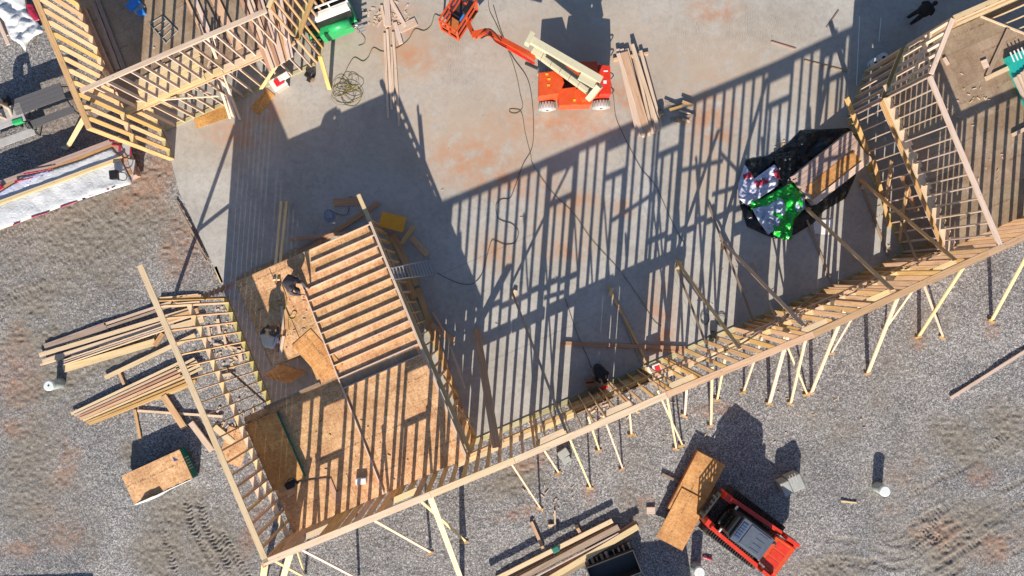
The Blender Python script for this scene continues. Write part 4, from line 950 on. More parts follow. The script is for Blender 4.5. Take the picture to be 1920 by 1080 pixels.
# ---------------------------------------------------------------- machines
def axes(ang):
    return Vector((math.cos(ang), math.sin(ang), 0)), Vector((-math.sin(ang), math.cos(ang), 0))
def rot_block(name, mat, origin, ex, ey, c, size, parent, bevel=0.03, pitch=0.0):
    ax = Matrix((ex, ey, Z)).transposed()
    if pitch: ax = ax @ Matrix.Rotation(pitch, 3, 'Y')
    return block(name, mat, origin + ex * c[0] + ey * c[1] + Z * c[2], size, 0, parent, bevel, axis=ax)
def poly_block(name, mat, origin, ex, ey, pts, z0, z1, parent, taper=0.0):
    """outline in the machine's axes extruded upward, top drawn in a little"""
    n = len(pts); c = (sum(p[0] for p in pts) / n, sum(p[1] for p in pts) / n)
    vs_ = []
    for z, s in ((z0, 1.0), (z1 - 0.04, 1.0), (z1, 1.0 - taper)):
        for p in pts:
            vs_.append(origin + ex * (c[0] + (p[0] - c[0]) * s) + ey * (c[1] + (p[1] - c[1]) * s) + Z * z)
    fs = [tuple(range(n))[::-1], tuple(range(2 * n, 3 * n))]
    for k in range(2): fs += [(k * n + i, k * n + (i + 1) % n, (k + 1) * n + (i + 1) % n, (k + 1) * n + i) for i in range(n)]
    return local_mesh(name, vs_, fs, mat, origin + ex * c[0] + ey * c[1] + Z * (z0 + z1) / 2, parent)
def wheel(origin, ex, ey, c, r, w, parent, tmat):
    p = origin + ex * c[0] + ey * c[1] + Z * c[2]
    wo = cyl('wheel', tmat, p - ey * w / 2, p + ey * w / 2, r, None, parent, 26)
    for s in (-1, 1):
        cyl('rim', M_WHITE, p + ey * s * (w / 2 - 0.03), p + ey * s * (w / 2 + 0.01), r * 0.58, None, wo, 20)
        cyl('hub', M_DARKST, p + ey * s * (w / 2), p + ey * s * (w / 2 + 0.03), r * 0.2, None, wo, 12)
    # tread lugs
    items = []
    for i in range(18):
        a = 2 * math.pi * i / 18
        items.append((p + ex * (r * math.cos(a)) + Z * (r * math.sin(a)), a))
    vs_, fs = [], []
    for q, a in items:
        b0 = len(vs_); rad = (ex * math.cos(a) + Z * math.sin(a)); tan = (-ex * math.sin(a) + Z * math.cos(a))
        for i in (-1, 1):
            for j in (-1, 1):
                for k in (-1, 1): vs_.append(q + rad * (0.012 * i) + tan * (0.03 * j) + ey * (w * 0.46 * k))
        fs += [tuple(b0 + i for i in f) for f in ((0, 1, 3, 2), (4, 6, 7, 5), (0, 4, 5, 1), (2, 3, 7, 6), (0, 2, 6, 4), (1, 5, 7, 3))]
    local_mesh('tread', vs_, fs, tmat, p, wo)
def build_boom_lift():
    O2 = P(1074, 172, 0.0); ex, ey = axes(0.03)
    t = thing('boom_lift', 'orange articulated boom lift with cream boom parked on the slab at the top', 'boom lift', O2)
    for cx, cy in ((-1.02, -0.62), (1.02, -0.62), (-1.02, 0.70), (1.02, 0.70)): wheel(O2, ex, ey, (cx, cy, 0.33), 0.33, 0.24, t, M_TYRE)
    poly_block('chassis', M_ORANGE, O2, ex, ey, [(-1.25, -0.42), (1.25, -0.42), (1.25, 0.52), (-1.25, 0.52)], 0.28, 0.62, t, 0.03)
    poly_block('turret_left_hood', M_ORANGE, O2, ex, ey, [(-1.38, -0.50), (-0.62, -0.42), (-0.42, 0.0), (-0.55, 0.45), (-1.35, 0.38)], 0.66, 1.36, t, 0.05)
    poly_block('counterweight', M_ORANGE, O2, ex, ey, [(-0.62, -0.80), (0.55, -0.80), (0.74, -0.40), (0.2, -0.1), (-0.66, -0.18)], 0.50, 1.15, t, 0.05)
    poly_block('counterweight_face', M_ORANGE, O2, ex, ey, [(0.20, -0.72), (0.60, -0.60), (0.86, -0.28), (0.45, -0.08), (0.02, -0.25)], 1.02, 1.32, t, 0.12)
    poly_block('right_hood', M_RED, O2, ex, ey, [(0.88, -0.45), (1.30, -0.45), (1.30, 0.60), (0.88, 0.66)], 0.66, 1.20, t, 0.04)
    poly_block('rear_hood', M_ORANGE, O2, ex, ey, [(-0.4, 0.25), (0.86, 0.20), (0.86, 0.78), (-0.3, 0.80)], 0.55, 1.18, t, 0.04)
    rot_block('turntable', M_DARKST, O2, ex, ey, (0, 0, 0.60), (1.2, 0.8, 0.12), t)
    for c in ((-1.0, -0.1), (-0.98, 0.12), (-1.05, 0.30)): rot_block('hatch', M_YEL, O2, ex, ey, (*c, 1.372), (0.10, 0.07, 0.01), t, 0)
    rot_block('warning_label', M_WHITE, O2, ex, ey, (1.08, 0.0, 1.21), (0.12, 0.12, 0.01), t, 0)
    rot_block('warning_label', M_WHITE, O2, ex, ey, (1.12, 0.40, 1.21), (0.16, 0.05, 0.01), t, 0)
    rot_block('warning_label', M_YEL, O2, ex, ey, (-0.05, -0.62, 1.155), (0.10, 0.08, 0.01), t, 0)
    for c in ((1.33, 0.3), (1.33, -0.25)):
        tube('hand_hold', M_DARKST, [O2 + ex * c[0] + ey * (c[1] - .12) + Z * .95, O2 + ex * (c[0] + .1) + ey * c[1] + Z * 1.0, O2 + ex * c[0] + ey * (c[1] + .12) + Z * .95], 0.02, t)
    # boom set: lower riser and upper boom, both folded
    a0, a1 = P(1115, 176, 1.75), P(1000, 92, 1.95)
    board('lower_boom', M_CREAM, a0, a1, 0.30, 0.30, Z, t)
    b0, b1 = P(1122, 160, 2.1), P(992, 85, 2.35)
    sh = Vector((0.10, 0.17, 0))
    board('upper_boom', M_CREAM, b0 + sh, b1 + sh, 0.24, 0.26, Z, t)
    dd = (b1 - b0).normalized(); side = Z.cross(dd).normalized()
    board('boom_cover', M_CREAM, b0 - side * 0.02 + dd * 0.1, b0 + dd * 0.75 - side * 0.02, 0.40, 0.10, Z, t)
    board('boom_link', M_CREAM, P(1124, 162, 1.9) + Z * .1, P(1104, 186, 1.7), 0.20, 0.5, Z, t)
    board('boom_cylinder', M_DARKST, a0.lerp(a1, 0.1) + Z * 0.26 + side * -.02, a0.lerp(a1, 0.8) + Z * 0.26 + side * -.02, 0.10, 0.10, Z, t)
    board('boom_end', M_CREAM, b1 + sh + side * 0.0, b1 + sh + dd * 0.18, 0.42, 0.42, Z, t)
    for i in range(6):
        q = a0.lerp(a1, 0.1 + 0.15 * i); board('boom_seam', M_DARKST, q - side * 0.154 - dd * .01, q + side * 0.154 - dd * .01, 0.012, 0.306, Z, t)
    # jib
    j0, j1, j2, j3 = P(1003, 108, 1.85), P(928, 68, 1.45), P(914, 60, 1.3), P(888, 66, 0.95)
    board('jib_boom', M_ORANGE, j0, j1, 0.17, 0.20, Z, t); board('jib_boom', M_RED, j0 + Vector((-.02, -.2, -.05)), j1 + Vector((0, -.12, -.1)), 0.09, 0.09, Z, t)
    board('jib_elbow', M_ORANGE, j1, j2, 0.2, 0.24, Z, t); board('jib_arm', M_ORANGE, j2, j3, 0.24, 0.2, Z, t)
    board('jib_cylinder', M_DARKST, P(985, 118, 1.7), P(1008, 128, 1.75), 0.10, 0.1, Z, t)
    tube('hose', M_BLACK, [P(940, 78, 1.7), P(926, 60, 1.75), P(916, 54, 1.6), P(905, 60, 1.3), P(892, 72, 1.1)], 0.022, t)
    tube('hose', M_BLACK, [P(950, 90, 1.6), P(930, 78, 1.5), P(918, 66, 1.55), P(902, 72, 1.1)], 0.022, t)
    # basket
    BO = P(862, 40, 0.30); bx, by = axes(math.radians(57))
    bl, bw, bh = 1.30, 0.76, 1.1
    rot_block('platform_floor', M_DARKST, BO, bx, by, (0, 0, 0.05), (bl, bw, 0.06), t, 0)
    cs = [(-bl / 2, -bw / 2), (bl / 2, -bw / 2), (bl / 2, bw / 2), (-bl / 2, bw / 2)]
    for i in range(4):
        p, q = cs[i], cs[(i + 1) % 4]
        A_ = BO + bx * p[0] + by * p[1]; B_ = BO + bx * q[0] + by * q[1]
        for h in (0.12, 0.6, 1.1): board('guard_rail', M_ORANGE, A_ + Z * h, B_ + Z * h, 0.06 if h > 1 else 0.05, 0.06, Z, t)
        board('guard_post', M_ORANGE, A_ + Z * 0.05, A_ + Z * 1.12, 0.06, 0.06, bx, t)
        m_ = (A_ + B_) / 2; board('guard_post', M_ORANGE, m_ + Z * 0.05, m_ + Z * 1.12, 0.05, 0.05, bx, t)
    rot_block('control_box', M_BLACK, BO, bx, by, (0.30, -0.26, 1.02), (0.5, 0.2, 0.2), t, 0.03)
    rot_block('tool_tray', plain('orange_floor', (0.40, 0.13, 0.03), .7), BO, bx, by, (-0.3, 0.1, 0.12), (0.5, 0.4, 0.08), t, 0.02)
    rot_block('blue_strap', M_BLUE, BO, bx, by, (0.1, -0.15, 0.6), (0.5, 0.06, 0.04), t, 0)
    board('basket_mount', M_ORANGE, j3, BO + by * -0.4 + Z * 0.5, 0.16, 0.16, Z, t)
build_boom_lift()

def build_loader():
    # nose towards the upper left
    front, rear = P(1340, 948, 0.5), P(1470, 1046, 0.5)
    ang = math.atan2((front - rear).y, (front - rear).x); ex, ey = axes(ang)   # ex = forward
    c = (P(1388, 985, 0.6)); O2 = Vector((c.x + 0.10, c.y - 0.12, GZ))
    t = thing('track_loader', 'red compact track loader with grey cab roof on the gravel at bottom right', 'track loader', O2)
    for s in (-1, 1):
        pts = []
        for i in range(9): a = math.pi / 2 + math.pi * i / 8; pts.append((-1.05 + 0.33 * math.cos(a), 0.36 + 0.33 * math.sin(a)))
        for i in range(9): a = -math.pi / 2 + math.pi * i / 8; pts.append((0.95 + 0.28 * math.cos(a), 0.31 + 0.28 * math.sin(a)))
        n = len(pts); vs_ = []
        for y in (-0.19, 0.19):
            for p in pts: vs_.append(O2 + ex * p[0] + ey * (s * 0.80 + y) + Z * (p[1] + 0.03))
        fs = [tuple(range(n)), tuple(range(n, 2 * n))[::-1]] + [(i, n + i, n + (i + 1) % n, (i + 1) % n) for i in range(n)]
        trk = local_mesh('track', vs_, fs, M_RUBBER, O2 + ey * s * 0.8 + Z * .35, t)
        for i in range(22):
            x = -1.12 + 2.15 * i / 21
            rot_block('track_cleat', M_RUBBER, O2, ex, ey, (x, s * 0.80, 0.72 - 0.045 * (x + 1.1) / 2.2), (0.045, 0.39, 0.05), trk, 0)
        poly_block('lift_arm', M_RED, O2, ex, ey, [(-1.62, s * 0.78 - .08), (0.95, s * 0.66 - .07), (1.20, s * 0.62 - .07), (1.20, s * 0.62 + .07), (0.95, s * 0.66 + .07), (-1.62, s * 0.78 + .08)][::s], 0.98, 1.20, t, 0.03)
        poly_block('arm_tower', M_RED, O2, ex, ey, [(-1.68, s * 0.78 - .07), (-1.10, s * 0.74 - .07), (-1.10, s * 0.74 + .07), (-1.68, s * 0.78 + .07)][::s], 0.7, 1.55, t, 0.10)
        poly_block('arm_knee', M_RED, O2, ex, ey, [(1.05, s * 0.60 - .12), (1.42, s * 0.58 - .14), (1.42, s * 0.58 + .12), (1.05, s * 0.60 + .14)][::s], 0.35, 1.12, t, 0.08)
        rot_block('headlamp', M_WHITE, O2, ex, ey, (0.90, s * 0.50, 1.3), (0.06, 0.16, 0.1), t, 0.02)
    poly_block('engine_hood', M_ORANGE, O2, ex, ey, [(-1.72, -0.62), (-0.86, -0.56), (-0.86, 0.56), (-1.72, 0.62)], 0.5, 1.32, t, 0.05)
    for i in range(3): rot_block('hood_panel', M_RED, O2, ex, ey, (-1.32, -0.32 + 0.32 * i, 1.322), (0.52, 0.26, 0.012), t, 0)
    poly_block('rear_bumper', M_RED, O2, ex, ey, [(-1.84, -0.80), (-1.70, -0.80), (-1.70, 0.80), (-1.84, 0.80)], 0.35, 1.10, t, 0.03)
    poly_block('body', M_BLACK, O2, ex, ey, [(-1.0, -0.54), (0.85, -0.50), (0.85, 0.50), (-1.0, 0.54)], 0.4, 1.22, t, 0.03)
    poly_block('cab', M_BLACK, O2, ex, ey, [(-0.60, -0.48), (0.78, -0.48), (0.98, -0.36), (0.98, 0.36), (0.78, 0.48), (-0.60, 0.48)], 1.1, 1.98, t, 0.08)
    g = plain('dark_glass', (0.01, 0.012, 0.012), 0.08)
    poly_block('front_glass', g, O2, ex, ey, [(0.85, -0.36), (1.04, -0.30), (1.04, 0.30), (0.85, 0.36)], 1.1, 1.80, t, 0.05)
    rf = poly_block('cab_roof', M_GREYP, O2, ex, ey, [(-0.56, -0.46), (0.78, -0.46), (0.78, 0.46), (-0.56, 0.46)], 1.98, 2.08, t, 0.03)
    rot_block('roof_step', M_GREYP, O2, ex, ey, (0.0, 0, 2.09), (0.86, 0.80, 0.03), rf, 0.01)
    rot_block('roof_hatch', plain('blue_grey_window', (0.045, 0.075, 0.17), 0.25), O2, ex, ey, (0.62, 0, 2.085), (0.20, 0.66, 0.02), rf, 0.008)
    for i in range(6): rot_block('roof_rib', M_GREYP, O2, ex, ey, (0.62, -0.27 + 0.108 * i, 2.10), (0.18, 0.03, 0.02), rf, 0)
    for i in range(4): rot_block('roof_rib', M_GREYP, O2, ex, ey, (-0.15, -0.3 + 0.2 * i, 2.11), (0.34, 0.035, 0.015), rf, 0)
    rot_block('exhaust', M_DARKST, O2, ex, ey, (-0.78, -0.33, 1.5), (0.12, 0.12, 0.5), t, 0.03)
    rot_block('dash', M_DARKST, O2, ex, ey, (1.06, 0.1, 1.2), (0.08, 0.5, 0.12), t, 0.02)
    # fork carriage with a bar grille added to cast a grid shadow on the sheets
    poly_block('carriage', plain('olive_steel', (0.06, 0.05, 0.03), 0.6), O2, ex, ey, [(1.42, -0.62), (1.62, -0.62), (1.62, 0.62), (1.42, 0.62)], 0.25, 0.62, t, 0.03)
    for z in (0.62, 0.80, 0.98, 1.12): rot_block('shadow_grille_bar', M_DARKST, O2, ex, ey, (1.60, 0, z), (0.04, 1.2, 0.04), t, 0)
    for i in range(7): rot_block('shadow_grille_bar', M_DARKST, O2, ex, ey, (1.60, -0.58 + 0.193 * i, 0.85), (0.04, 0.04, 0.56), t, 0)
    for s in (-0.3, 0.3): rot_block('fork', M_DARKST, O2, ex, ey, (1.95, s, 0.16), (0.9, 0.12, 0.05), t, 0)
build_loader()
t = thing('board_sheets', 'orange strand board sheets on the gravel in front of the track loader', 'board bundle', P(1295, 935, GZ))
sa = math.atan2((P(1310, 847) - P(1230, 1000)).y, (P(1310, 847) - P(1230, 1000)).x)
for i in range(12):
    block('strand_board_sheet', M_RED if 0 < i < 3 else OSB_EVEN, (P(1335, 863) + P(1280, 965)) / 2 * 0.988 + Vector((random.uniform(-.02, .02), random.uniform(-.02, .02), GZ + 0.14 + 0.022 * i)), (2.44, 1.18, 0.020), sa, t)
block('strand_board_sheet', OSB_EVEN, (P(1292, 936) + P(1257, 1012)) / 2 + Vector((0.02, 0.1, GZ + 0.42)), (2.1, 1.12, 0.022), sa, t)
for s in (-0.6, 0.7): lying('bearer', PINE_OLD, (1262 - s * 30, 920 - s * 45), (1335 - s * 30, 955 - s * 45), 0.1, 0.1, GZ, parent=t)

# grey utility boxes
t = thing('utility_box', 'pale grey two part plastic box on the gravel above the track loader', 'utility box', P(1478, 905, GZ))
ub = 0.42
block('box_lid', M_UTIL, P(1470, 912, GZ + 0.34), (0.34, 0.52, 0.62), ub, t, 0.03)
block('box_lid', M_UTIL, P(1488, 902, GZ + 0.32), (0.50, 0.58, 0.60), ub, t, 0.03)
for i in range(3): block('lid_rib', M_LGREY, P(1483 + 5 * i, 900 - 2.5 * i, GZ + 0.625), (0.02, 0.36, 0.014), ub, t)

# ---------------------------------------------------------------- green scissor lift at the top
def build_scissor():
    O2 = P(618, 30, 0.0); ex, ey = axes(math.radians(21))
    t = thing('scissor_lift', 'green and white platform lift cut by the top edge of the photo', 'platform lift', O2)
    poly_block('chassis', M_GREEN, O2, ex, ey, [(-0.95, -0.78), (0.95, -0.78), (0.95, 0.9), (-0.95, 0.9)], 0.2, 0.6, t, 0.04)
    poly_block('drive_cover', M_GREEN, O2, ex, ey, [(-0.5, -1.02), (0.72, -1.02), (0.72, -0.60), (-0.5, -0.60)], 0.30, 1.0, t, 0.10)
    cyl('drum', M_GREEN, O2 + ex * -0.1 + ey * -0.85 + Z * 0.9, O2 + ex * 0.7 + ey * -0.85 + Z * 0.9, 0.20, None, t, 20)
    for cx in (-0.75, 0.75):
        for cy in (-0.72, 0.8): wheel(O2, ex, ey, (cx, cy, 0.24), 0.24, 0.18, t, M_RUBBER)
    rot_block('platform', M_DARKST, O2, ex, ey, (0, 0.1, 1.15), (1.9, 1.1, 0.08), t, 0.01)
    for y in (-0.48, 0.66):
        for z in (1.7, 2.15): board('guard_rail', M_WHITE, O2 + ex * -0.95 + ey * y + Z * z, O2 + ex * 0.95 + ey * y + Z * z, 0.05, 0.05, Z, t)
    for x in (-0.95, 0.95):
        for z in (1.7, 2.15): board('guard_rail', M_WHITE, O2 + ex * x + ey * -0.45 + Z * z, O2 + ex * x + ey * 0.63 + Z * z, 0.05, 0.05, Z, t)
    for x in (-0.95, -0.3, 0.3, 0.95):
        for y in (-0.48, 0.66): board('guard_post', M_WHITE, O2 + ex * x + ey * y + Z * 1.19, O2 + ex * x + ey * y + Z * 2.12, 0.045, 0.045, ex, t)
    rot_block('white_panel', M_WHITE, O2, ex, ey, (0, -0.60, 1.48), (1.85, 0.2, 0.5), t, 0.03)
    rot_block('black_strip', M_BLACK, O2, ex, ey, (0, -0.73, 1.28), (1.8, 0.10, 0.36), t, 0.01)
    for x in (-0.92, 0.96):
        for i in range(4): board('step', M_STEEL, O2 + ex * (x - .15) + ey * (-0.86 - .07 * i) + Z * (0.5 - 0.1 * i), O2 + ex * (x + .15) + ey * (-0.86 - .07 * i) + Z * (.5 - 0.1 * i), 0.05, 0.03, Z, t)
    for i in range(3):
        board('scissor_arm', M_DARKST, O2 + ex * -0.8 + ey * -0.1 + Z * (0.62 + .16 * i), O2 + ex * 0.8 + ey * -0.1 + Z * (0.78 + .16 * i), 0.08, 0.1, Z, t)
build_scissor()

# ---------------------------------------------------------------- sheeting, wraps and packs
def inside_poly(x, y, poly):
    c = False; j = len(poly) - 1
    for i in range(len(poly)):
        if (poly[i][1] > y) != (poly[j][1] > y) and x < (poly[j][0] - poly[i][0]) * (y - poly[i][1]) / (poly[j][1] - poly[i][1]) + poly[i][0]: c = not c
        j = i
    return c
def sheet(name, outline, mat, z0, amp, label=None, cat=None, step=0.05, freq=1.6, hump=0.0, parent=None, group=None, seed=0.0, thick=0.006):
    """crumpled plastic film draped over a given outline (photo spots at height z0)"""
    poly = [P(p[0], p[1], z0) for p in outline]; pl = [(p.x, p.y) for p in poly]
    x0, x1 = min(p[0] for p in pl), max(p[0] for p in pl); y0, y1 = min(p[1] for p in pl), max(p[1] for p in pl)
    nx, ny = int((x1 - x0) / step) + 2, int((y1 - y0) / step) + 2
    ids = {}; vs_ = []; fs = []
    def vid(i, j):
        if (i, j) not in ids:
            x, y = x0 + i * step, y0 + j * step
            q = Vector((x * freq + seed, y * freq, seed))
            n = abs(mnoise.noise(q)) * 0.9 + abs(mnoise.noise(q * 2.3)) * 0.6 + mnoise.noise(q * 5.1) * 0.22
            d = min((math.hypot(x - a[0] - max(0, min(1, ((x - a[0]) * (b[0] - a[0]) + (y - a[1]) * (b[1] - a[1])) / ((b[0] - a[0]) ** 2 + (b[1] - a[1]) ** 2 + 1e-9))) * (b[0] - a[0]),
                                y - a[1] - max(0, min(1, ((x - a[0]) * (b[0] - a[0]) + (y - a[1]) * (b[1] - a[1])) / ((b[0] - a[0]) ** 2 + (b[1] - a[1]) ** 2 + 1e-9))) * (b[1] - a[1]))
                     for a, b in zip(pl, pl[1:] + pl[:1])))
            z = z0 + 0.008 + max(0, n) * amp * min(1, d / 0.12) + hump * min(1, d / 0.35)
            jx = mnoise.noise(q * 3.1 + Vector((5, 0, 0))) * step * 0.7; jy = mnoise.noise(q * 3.1 + Vector((0, 7, 0))) * step * 0.7
            ids[(i, j)] = len(vs_); vs_.append(Vector((x + jx, y + jy, z)))
        return ids[(i, j)]
    for i in range(nx):
        for j in range(ny):
            if inside_poly(x0 + (i + .5) * step, y0 + (j + .5) * step, pl):
                fs.append((vid(i, j), vid(i + 1, j), vid(i + 1, j + 1), vid(i, j + 1)))
    cnt = {}
    for f_ in fs:
        for i in range(4):
            e = tuple(sorted((f_[i], f_[(i + 1) % 4]))); cnt[e] = cnt.get(e, 0) + 1
    for vi in {v for e, n_ in cnt.items() if n_ == 1 for v in e}:
        v = vs_[vi]; best = None
        for a, b in zip(pl, pl[1:] + pl[:1]):
            tt = max(0, min(1, ((v.x - a[0]) * (b[0] - a[0]) + (v.y - a[1]) * (b[1] - a[1])) / ((b[0] - a[0]) ** 2 + (b[1] - a[1]) ** 2 + 1e-9)))
            q = Vector((a[0] + tt * (b[0] - a[0]), a[1] + tt * (b[1] - a[1]), 0)); dq = (q - Vector((v.x, v.y, 0))).length
            if best is None or dq < best[0]: best = (dq, q)
        if best[0] < step * 1.3: v.x, v.y = best[1].x, best[1].y; v.z = min(v.z, z0 + 0.02 + amp * 0.2)
    o = local_mesh(name, vs_, fs, mat, Vector(((x0 + x1) / 2, (y0 + y1) / 2, z0)), parent, smooth=True)
    md = o.modifiers.new('thickness', 'SOLIDIFY'); md.thickness = thick; md.offset = 1
    if label: props(o, label, cat, group)
    return o
sheet('black_tarp', [(1398, 300), (1440, 292), (1478, 268), (1500, 245), (1590, 240), (1612, 262), (1604, 330), (1585, 372), (1545, 395), (1525, 418), (1490, 440), (1452, 448), (1400, 425), (1386, 380), (1392, 330)], F_BLACK, 0.0, 0.20, 'crumpled black plastic sheeting spread on the slab under the lumber pack', 'tarp', freq=1.3)
sheet('black_bag', [(1452, 290), (1492, 282), (1494, 310), (1485, 345), (1468, 350), (1455, 330)], F_BLACK, 0.14, 0.18, 'bunched black plastic bag on the dark sheeting', 'bag', step=0.04, freq=2.6, seed=3.0)
t = thing('plastic_wrap', 'crumpled white lumber wrap with dark red lettering on the black sheeting', 'plastic wrap', P(1425, 345, 0.2))
sheet('wrap_film', [(1396, 308), (1414, 335), (1452, 308), (1460, 320), (1458, 348), (1430, 368), (1400, 385), (1384, 372), (1384, 345)], F_LILAC, 0.20, 0.22, parent=t, step=0.035, freq=2.4, seed=1.0)
for q in [[(1392, 328), (1408, 322), (1412, 332), (1396, 336)], [(1413, 340), (1432, 334), (1444, 342), (1428, 347), (1418, 352)], [(1449, 322), (1460, 318), (1462, 336), (1454, 334)]]:
    sheet('wrap_print', q, F_REDPR, 0.31, 0.14, parent=t, step=0.03, freq=2.4, seed=1.0)
t = thing('plastic_wrap', 'crumpled green and clear plastic wrap heaped on the black sheeting', 'plastic wrap', P(1455, 400, 0.2))
sheet('green_film', [(1404, 376), (1428, 372), (1460, 355), (1482, 342), (1508, 365), (1508, 392), (1488, 412), (1484, 448), (1470, 450), (1450, 440), (1425, 392), (1408, 392)], F_GREEN, 0.14, 0.30, parent=t, step=0.04, freq=2.0, seed=2.0)
sheet('clear_film', [(1410, 392), (1440, 384), (1462, 370), (1475, 380), (1472, 402), (1460, 425), (1440, 440), (1424, 418)], F_CLEAR, 0.24, 0.26, parent=t, step=0.035, freq=2.2, seed=4.0)
sheet('clear_film', [(1485, 372), (1508, 368), (1510, 392), (1494, 398)], F_CLEAR, 0.24, 0.24, parent=t, step=0.035, freq=2.2, seed=6.0)
sheet('paper_sheet', [(1524, 410), (1562, 410), (1560, 440), (1526, 438)], M_WHITE, 0.0, 0.01, 'white sheet of paper on the slab by the inner braces', 'paper', step=0.06)
# lumber pack on the black sheeting
t = thing('lumber_pack', 'strapped pack of mauve boards with a strand board face on the black sheeting', 'lumber pack', P(1560, 315, 0))
pa, pb, pd = P(1487, 330, 0.55), P(1593, 246, 0.55), P(1531, 382, 0.55)
lu = (pb - pa); ll = lu.length; lu.normalize(); lw = Z.cross(lu) * -1; wid = (pd - pa).length * 1.0
pang = math.atan2(lu.y, lu.x)
for lv in range(5):
    for i in range(9):
        if lv == 4 and i > 3: continue
        c = pa + lu * (ll / 2 + random.uniform(-.03, .03)) + lw * (wid * (i + 0.5) / 9); c.z = 0.16 + 0.10 * lv
        block('pack_board', MAUVE if i < 5 else PINE_PINK, c, (ll, wid / 9 * 0.94, 0.095), pang, t)
c = pa + lu * (ll / 2) + lw * (wid * 0.66); c.z = 0.53
block('strand_board_sheet', OSB_EVEN, c, (ll * 0.94, wid * 0.40, 0.03), pang, t)
c = pa + lu * (ll - 0.2) + lw * (wid * 0.70); c.z = 0.57
block('end_cleat', PINE_PINK, c, (0.3, wid * 0.62, 0.04), pang, t)
c = pa + lu * (ll / 2) + lw * (wid * 0.93); c.z = 0.56
block('edge_board', PINE_PINK, c, (ll, wid * 0.16, 0.05), pang, t)
for s in (0.12, 0.5, 0.86):
    c = pa + lu * (ll * s) + lw * (wid * 0.5); c.z = 0.035; block('bearer', PINE_OLD, c, (0.09, wid, 0.07), pang, t)
# wrapped bundle at the left edge
t = thing('wrapped_bundle', 'long white wrapped lumber bundle with red lettering at the left edge', 'lumber bundle', P(110, 340, GZ))
q0, q1 = P(-70, 402, 0.75), P(232, 288, 0.75); d = (q1 - q0); dl = d.length; d.normalize(); dn = Z.cross(d) * -1; dang = math.atan2(d.y, d.x)
for i in range(4):
    for k in range(8):
        c = q0 + d * (dl / 2 + random.uniform(-.03, .03)) + dn * (-0.62 + 0.19 * k); c.z = GZ + 0.20 + 0.17 * i
        block('bundle_board', (MAUVE, PINE_RED, MAUVE)[(i + k) % 3], c, (dl, 0.186, 0.166), dang, t)
for sx in (0.2, 0.55, 0.9):
    c = q0 + d * (dl * sx); c.z = GZ + 0.05; block('bearer', PINE_OLD, c, (0.1, 1.3, 0.1), dang, t)
sheet('wrap_film', [(-70, 404), (0, 366), (48, 344), (100, 318), (150, 302), (210, 278), (222, 292), (236, 318), (248, 344), (180, 366), (120, 386), (60, 408), (6, 428), (-70, 458)], F_WHITE, 0.69, 0.10, parent=t, step=0.06, freq=0.45, thick=0.01)
sheet('wrap_film', [(-60, 396), (5, 358), (50, 330), (120, 314), (118, 322), (60, 346), (0, 374), (-60, 408)], F_LILAC, 0.69, 0.05, parent=t, step=0.05, freq=1.5, seed=2)
for q in [[(28, 339), (64, 331), (62, 334), (34, 341), (32, 345), (28, 345)], [(44, 325), (100, 315), (102, 317), (46, 328)], [(2, 344), (8, 352), (2, 358), (-4, 350)]]:
    sheet('wrap_print', q, F_REDPR, 0.76, 0.02, parent=t, step=0.03, freq=2.0)
for q in [[(110, 388), (140, 378), (150, 375), (142, 380), (116, 389)], [(164, 366), (184, 360), (178, 364), (166, 369)], [(58, 406), (92, 396), (94, 398), (60, 409)], [(202, 352), (206, 355), (203, 357), (198, 355)], [(24, 420), (40, 415), (36, 419), (26, 423)]]:
    sheet('wrap_print', q, F_REDPR, 0.735, 0.015, parent=t, step=0.025, freq=2.0)
for q in [[(153, 372), (160, 371), (161, 374), (156, 375)], [(209, 351), (216, 348), (217, 350), (211, 353)]]:
    sheet('wrap_print', q, M_BLACK, 0.735, 0.015, parent=t, step=0.025, freq=2.0)
for (q, z_) in [([(209, 269), (228, 272), (226, 285), (222, 284), (223, 274), (210, 273)], 0.70), ([(244, 276), (247, 276), (246, 292), (243, 292)], 0.66), ([(204, 263), (245, 266), (245, 268), (206, 266)], 0.68)]:
    sheet('wrap_print', q, F_REDPR, z_, 0.01, parent=t, step=0.025)
block('end_flap', M_LGREY, P(238, 318, 0.64), (0.52, 0.80, 0.03), dang - 0.5, t, 0.01)
block('end_flap', M_LGREY, P(228, 278, 0.62), (0.70, 0.62, 0.03), dang - 0.5, t, 0.01)
for p, q, lr in [((-70, 403), (229, 294), 'upper'), ((-70, 408), (226, 299), 'lower')]:
    board('lath', PINE_PALE, P(*p, 0.80), P(*q, 0.80), 0.07, 0.04, Z, None, lr + ' pale strip lying along the top of the white wrapped bundle', 'lath', 'pair of strips on the wrapped bundle')
t = thing('nail_box', 'black box with wire handle on the white wrapped bundle', 'box', P(214, 330, 0.9))
block('box_body', M_BLACK, P(214, 328, 0.98), (0.28, 0.34, 0.2), 0.1, t, 0.02)
tube('handle', M_BLACK, [P(220, 323, 1.0), P(233, 324, 1.02), P(238, 331, 1.0), P(234, 338, .96), P(221, 337, 0.96)], 0.016, t)
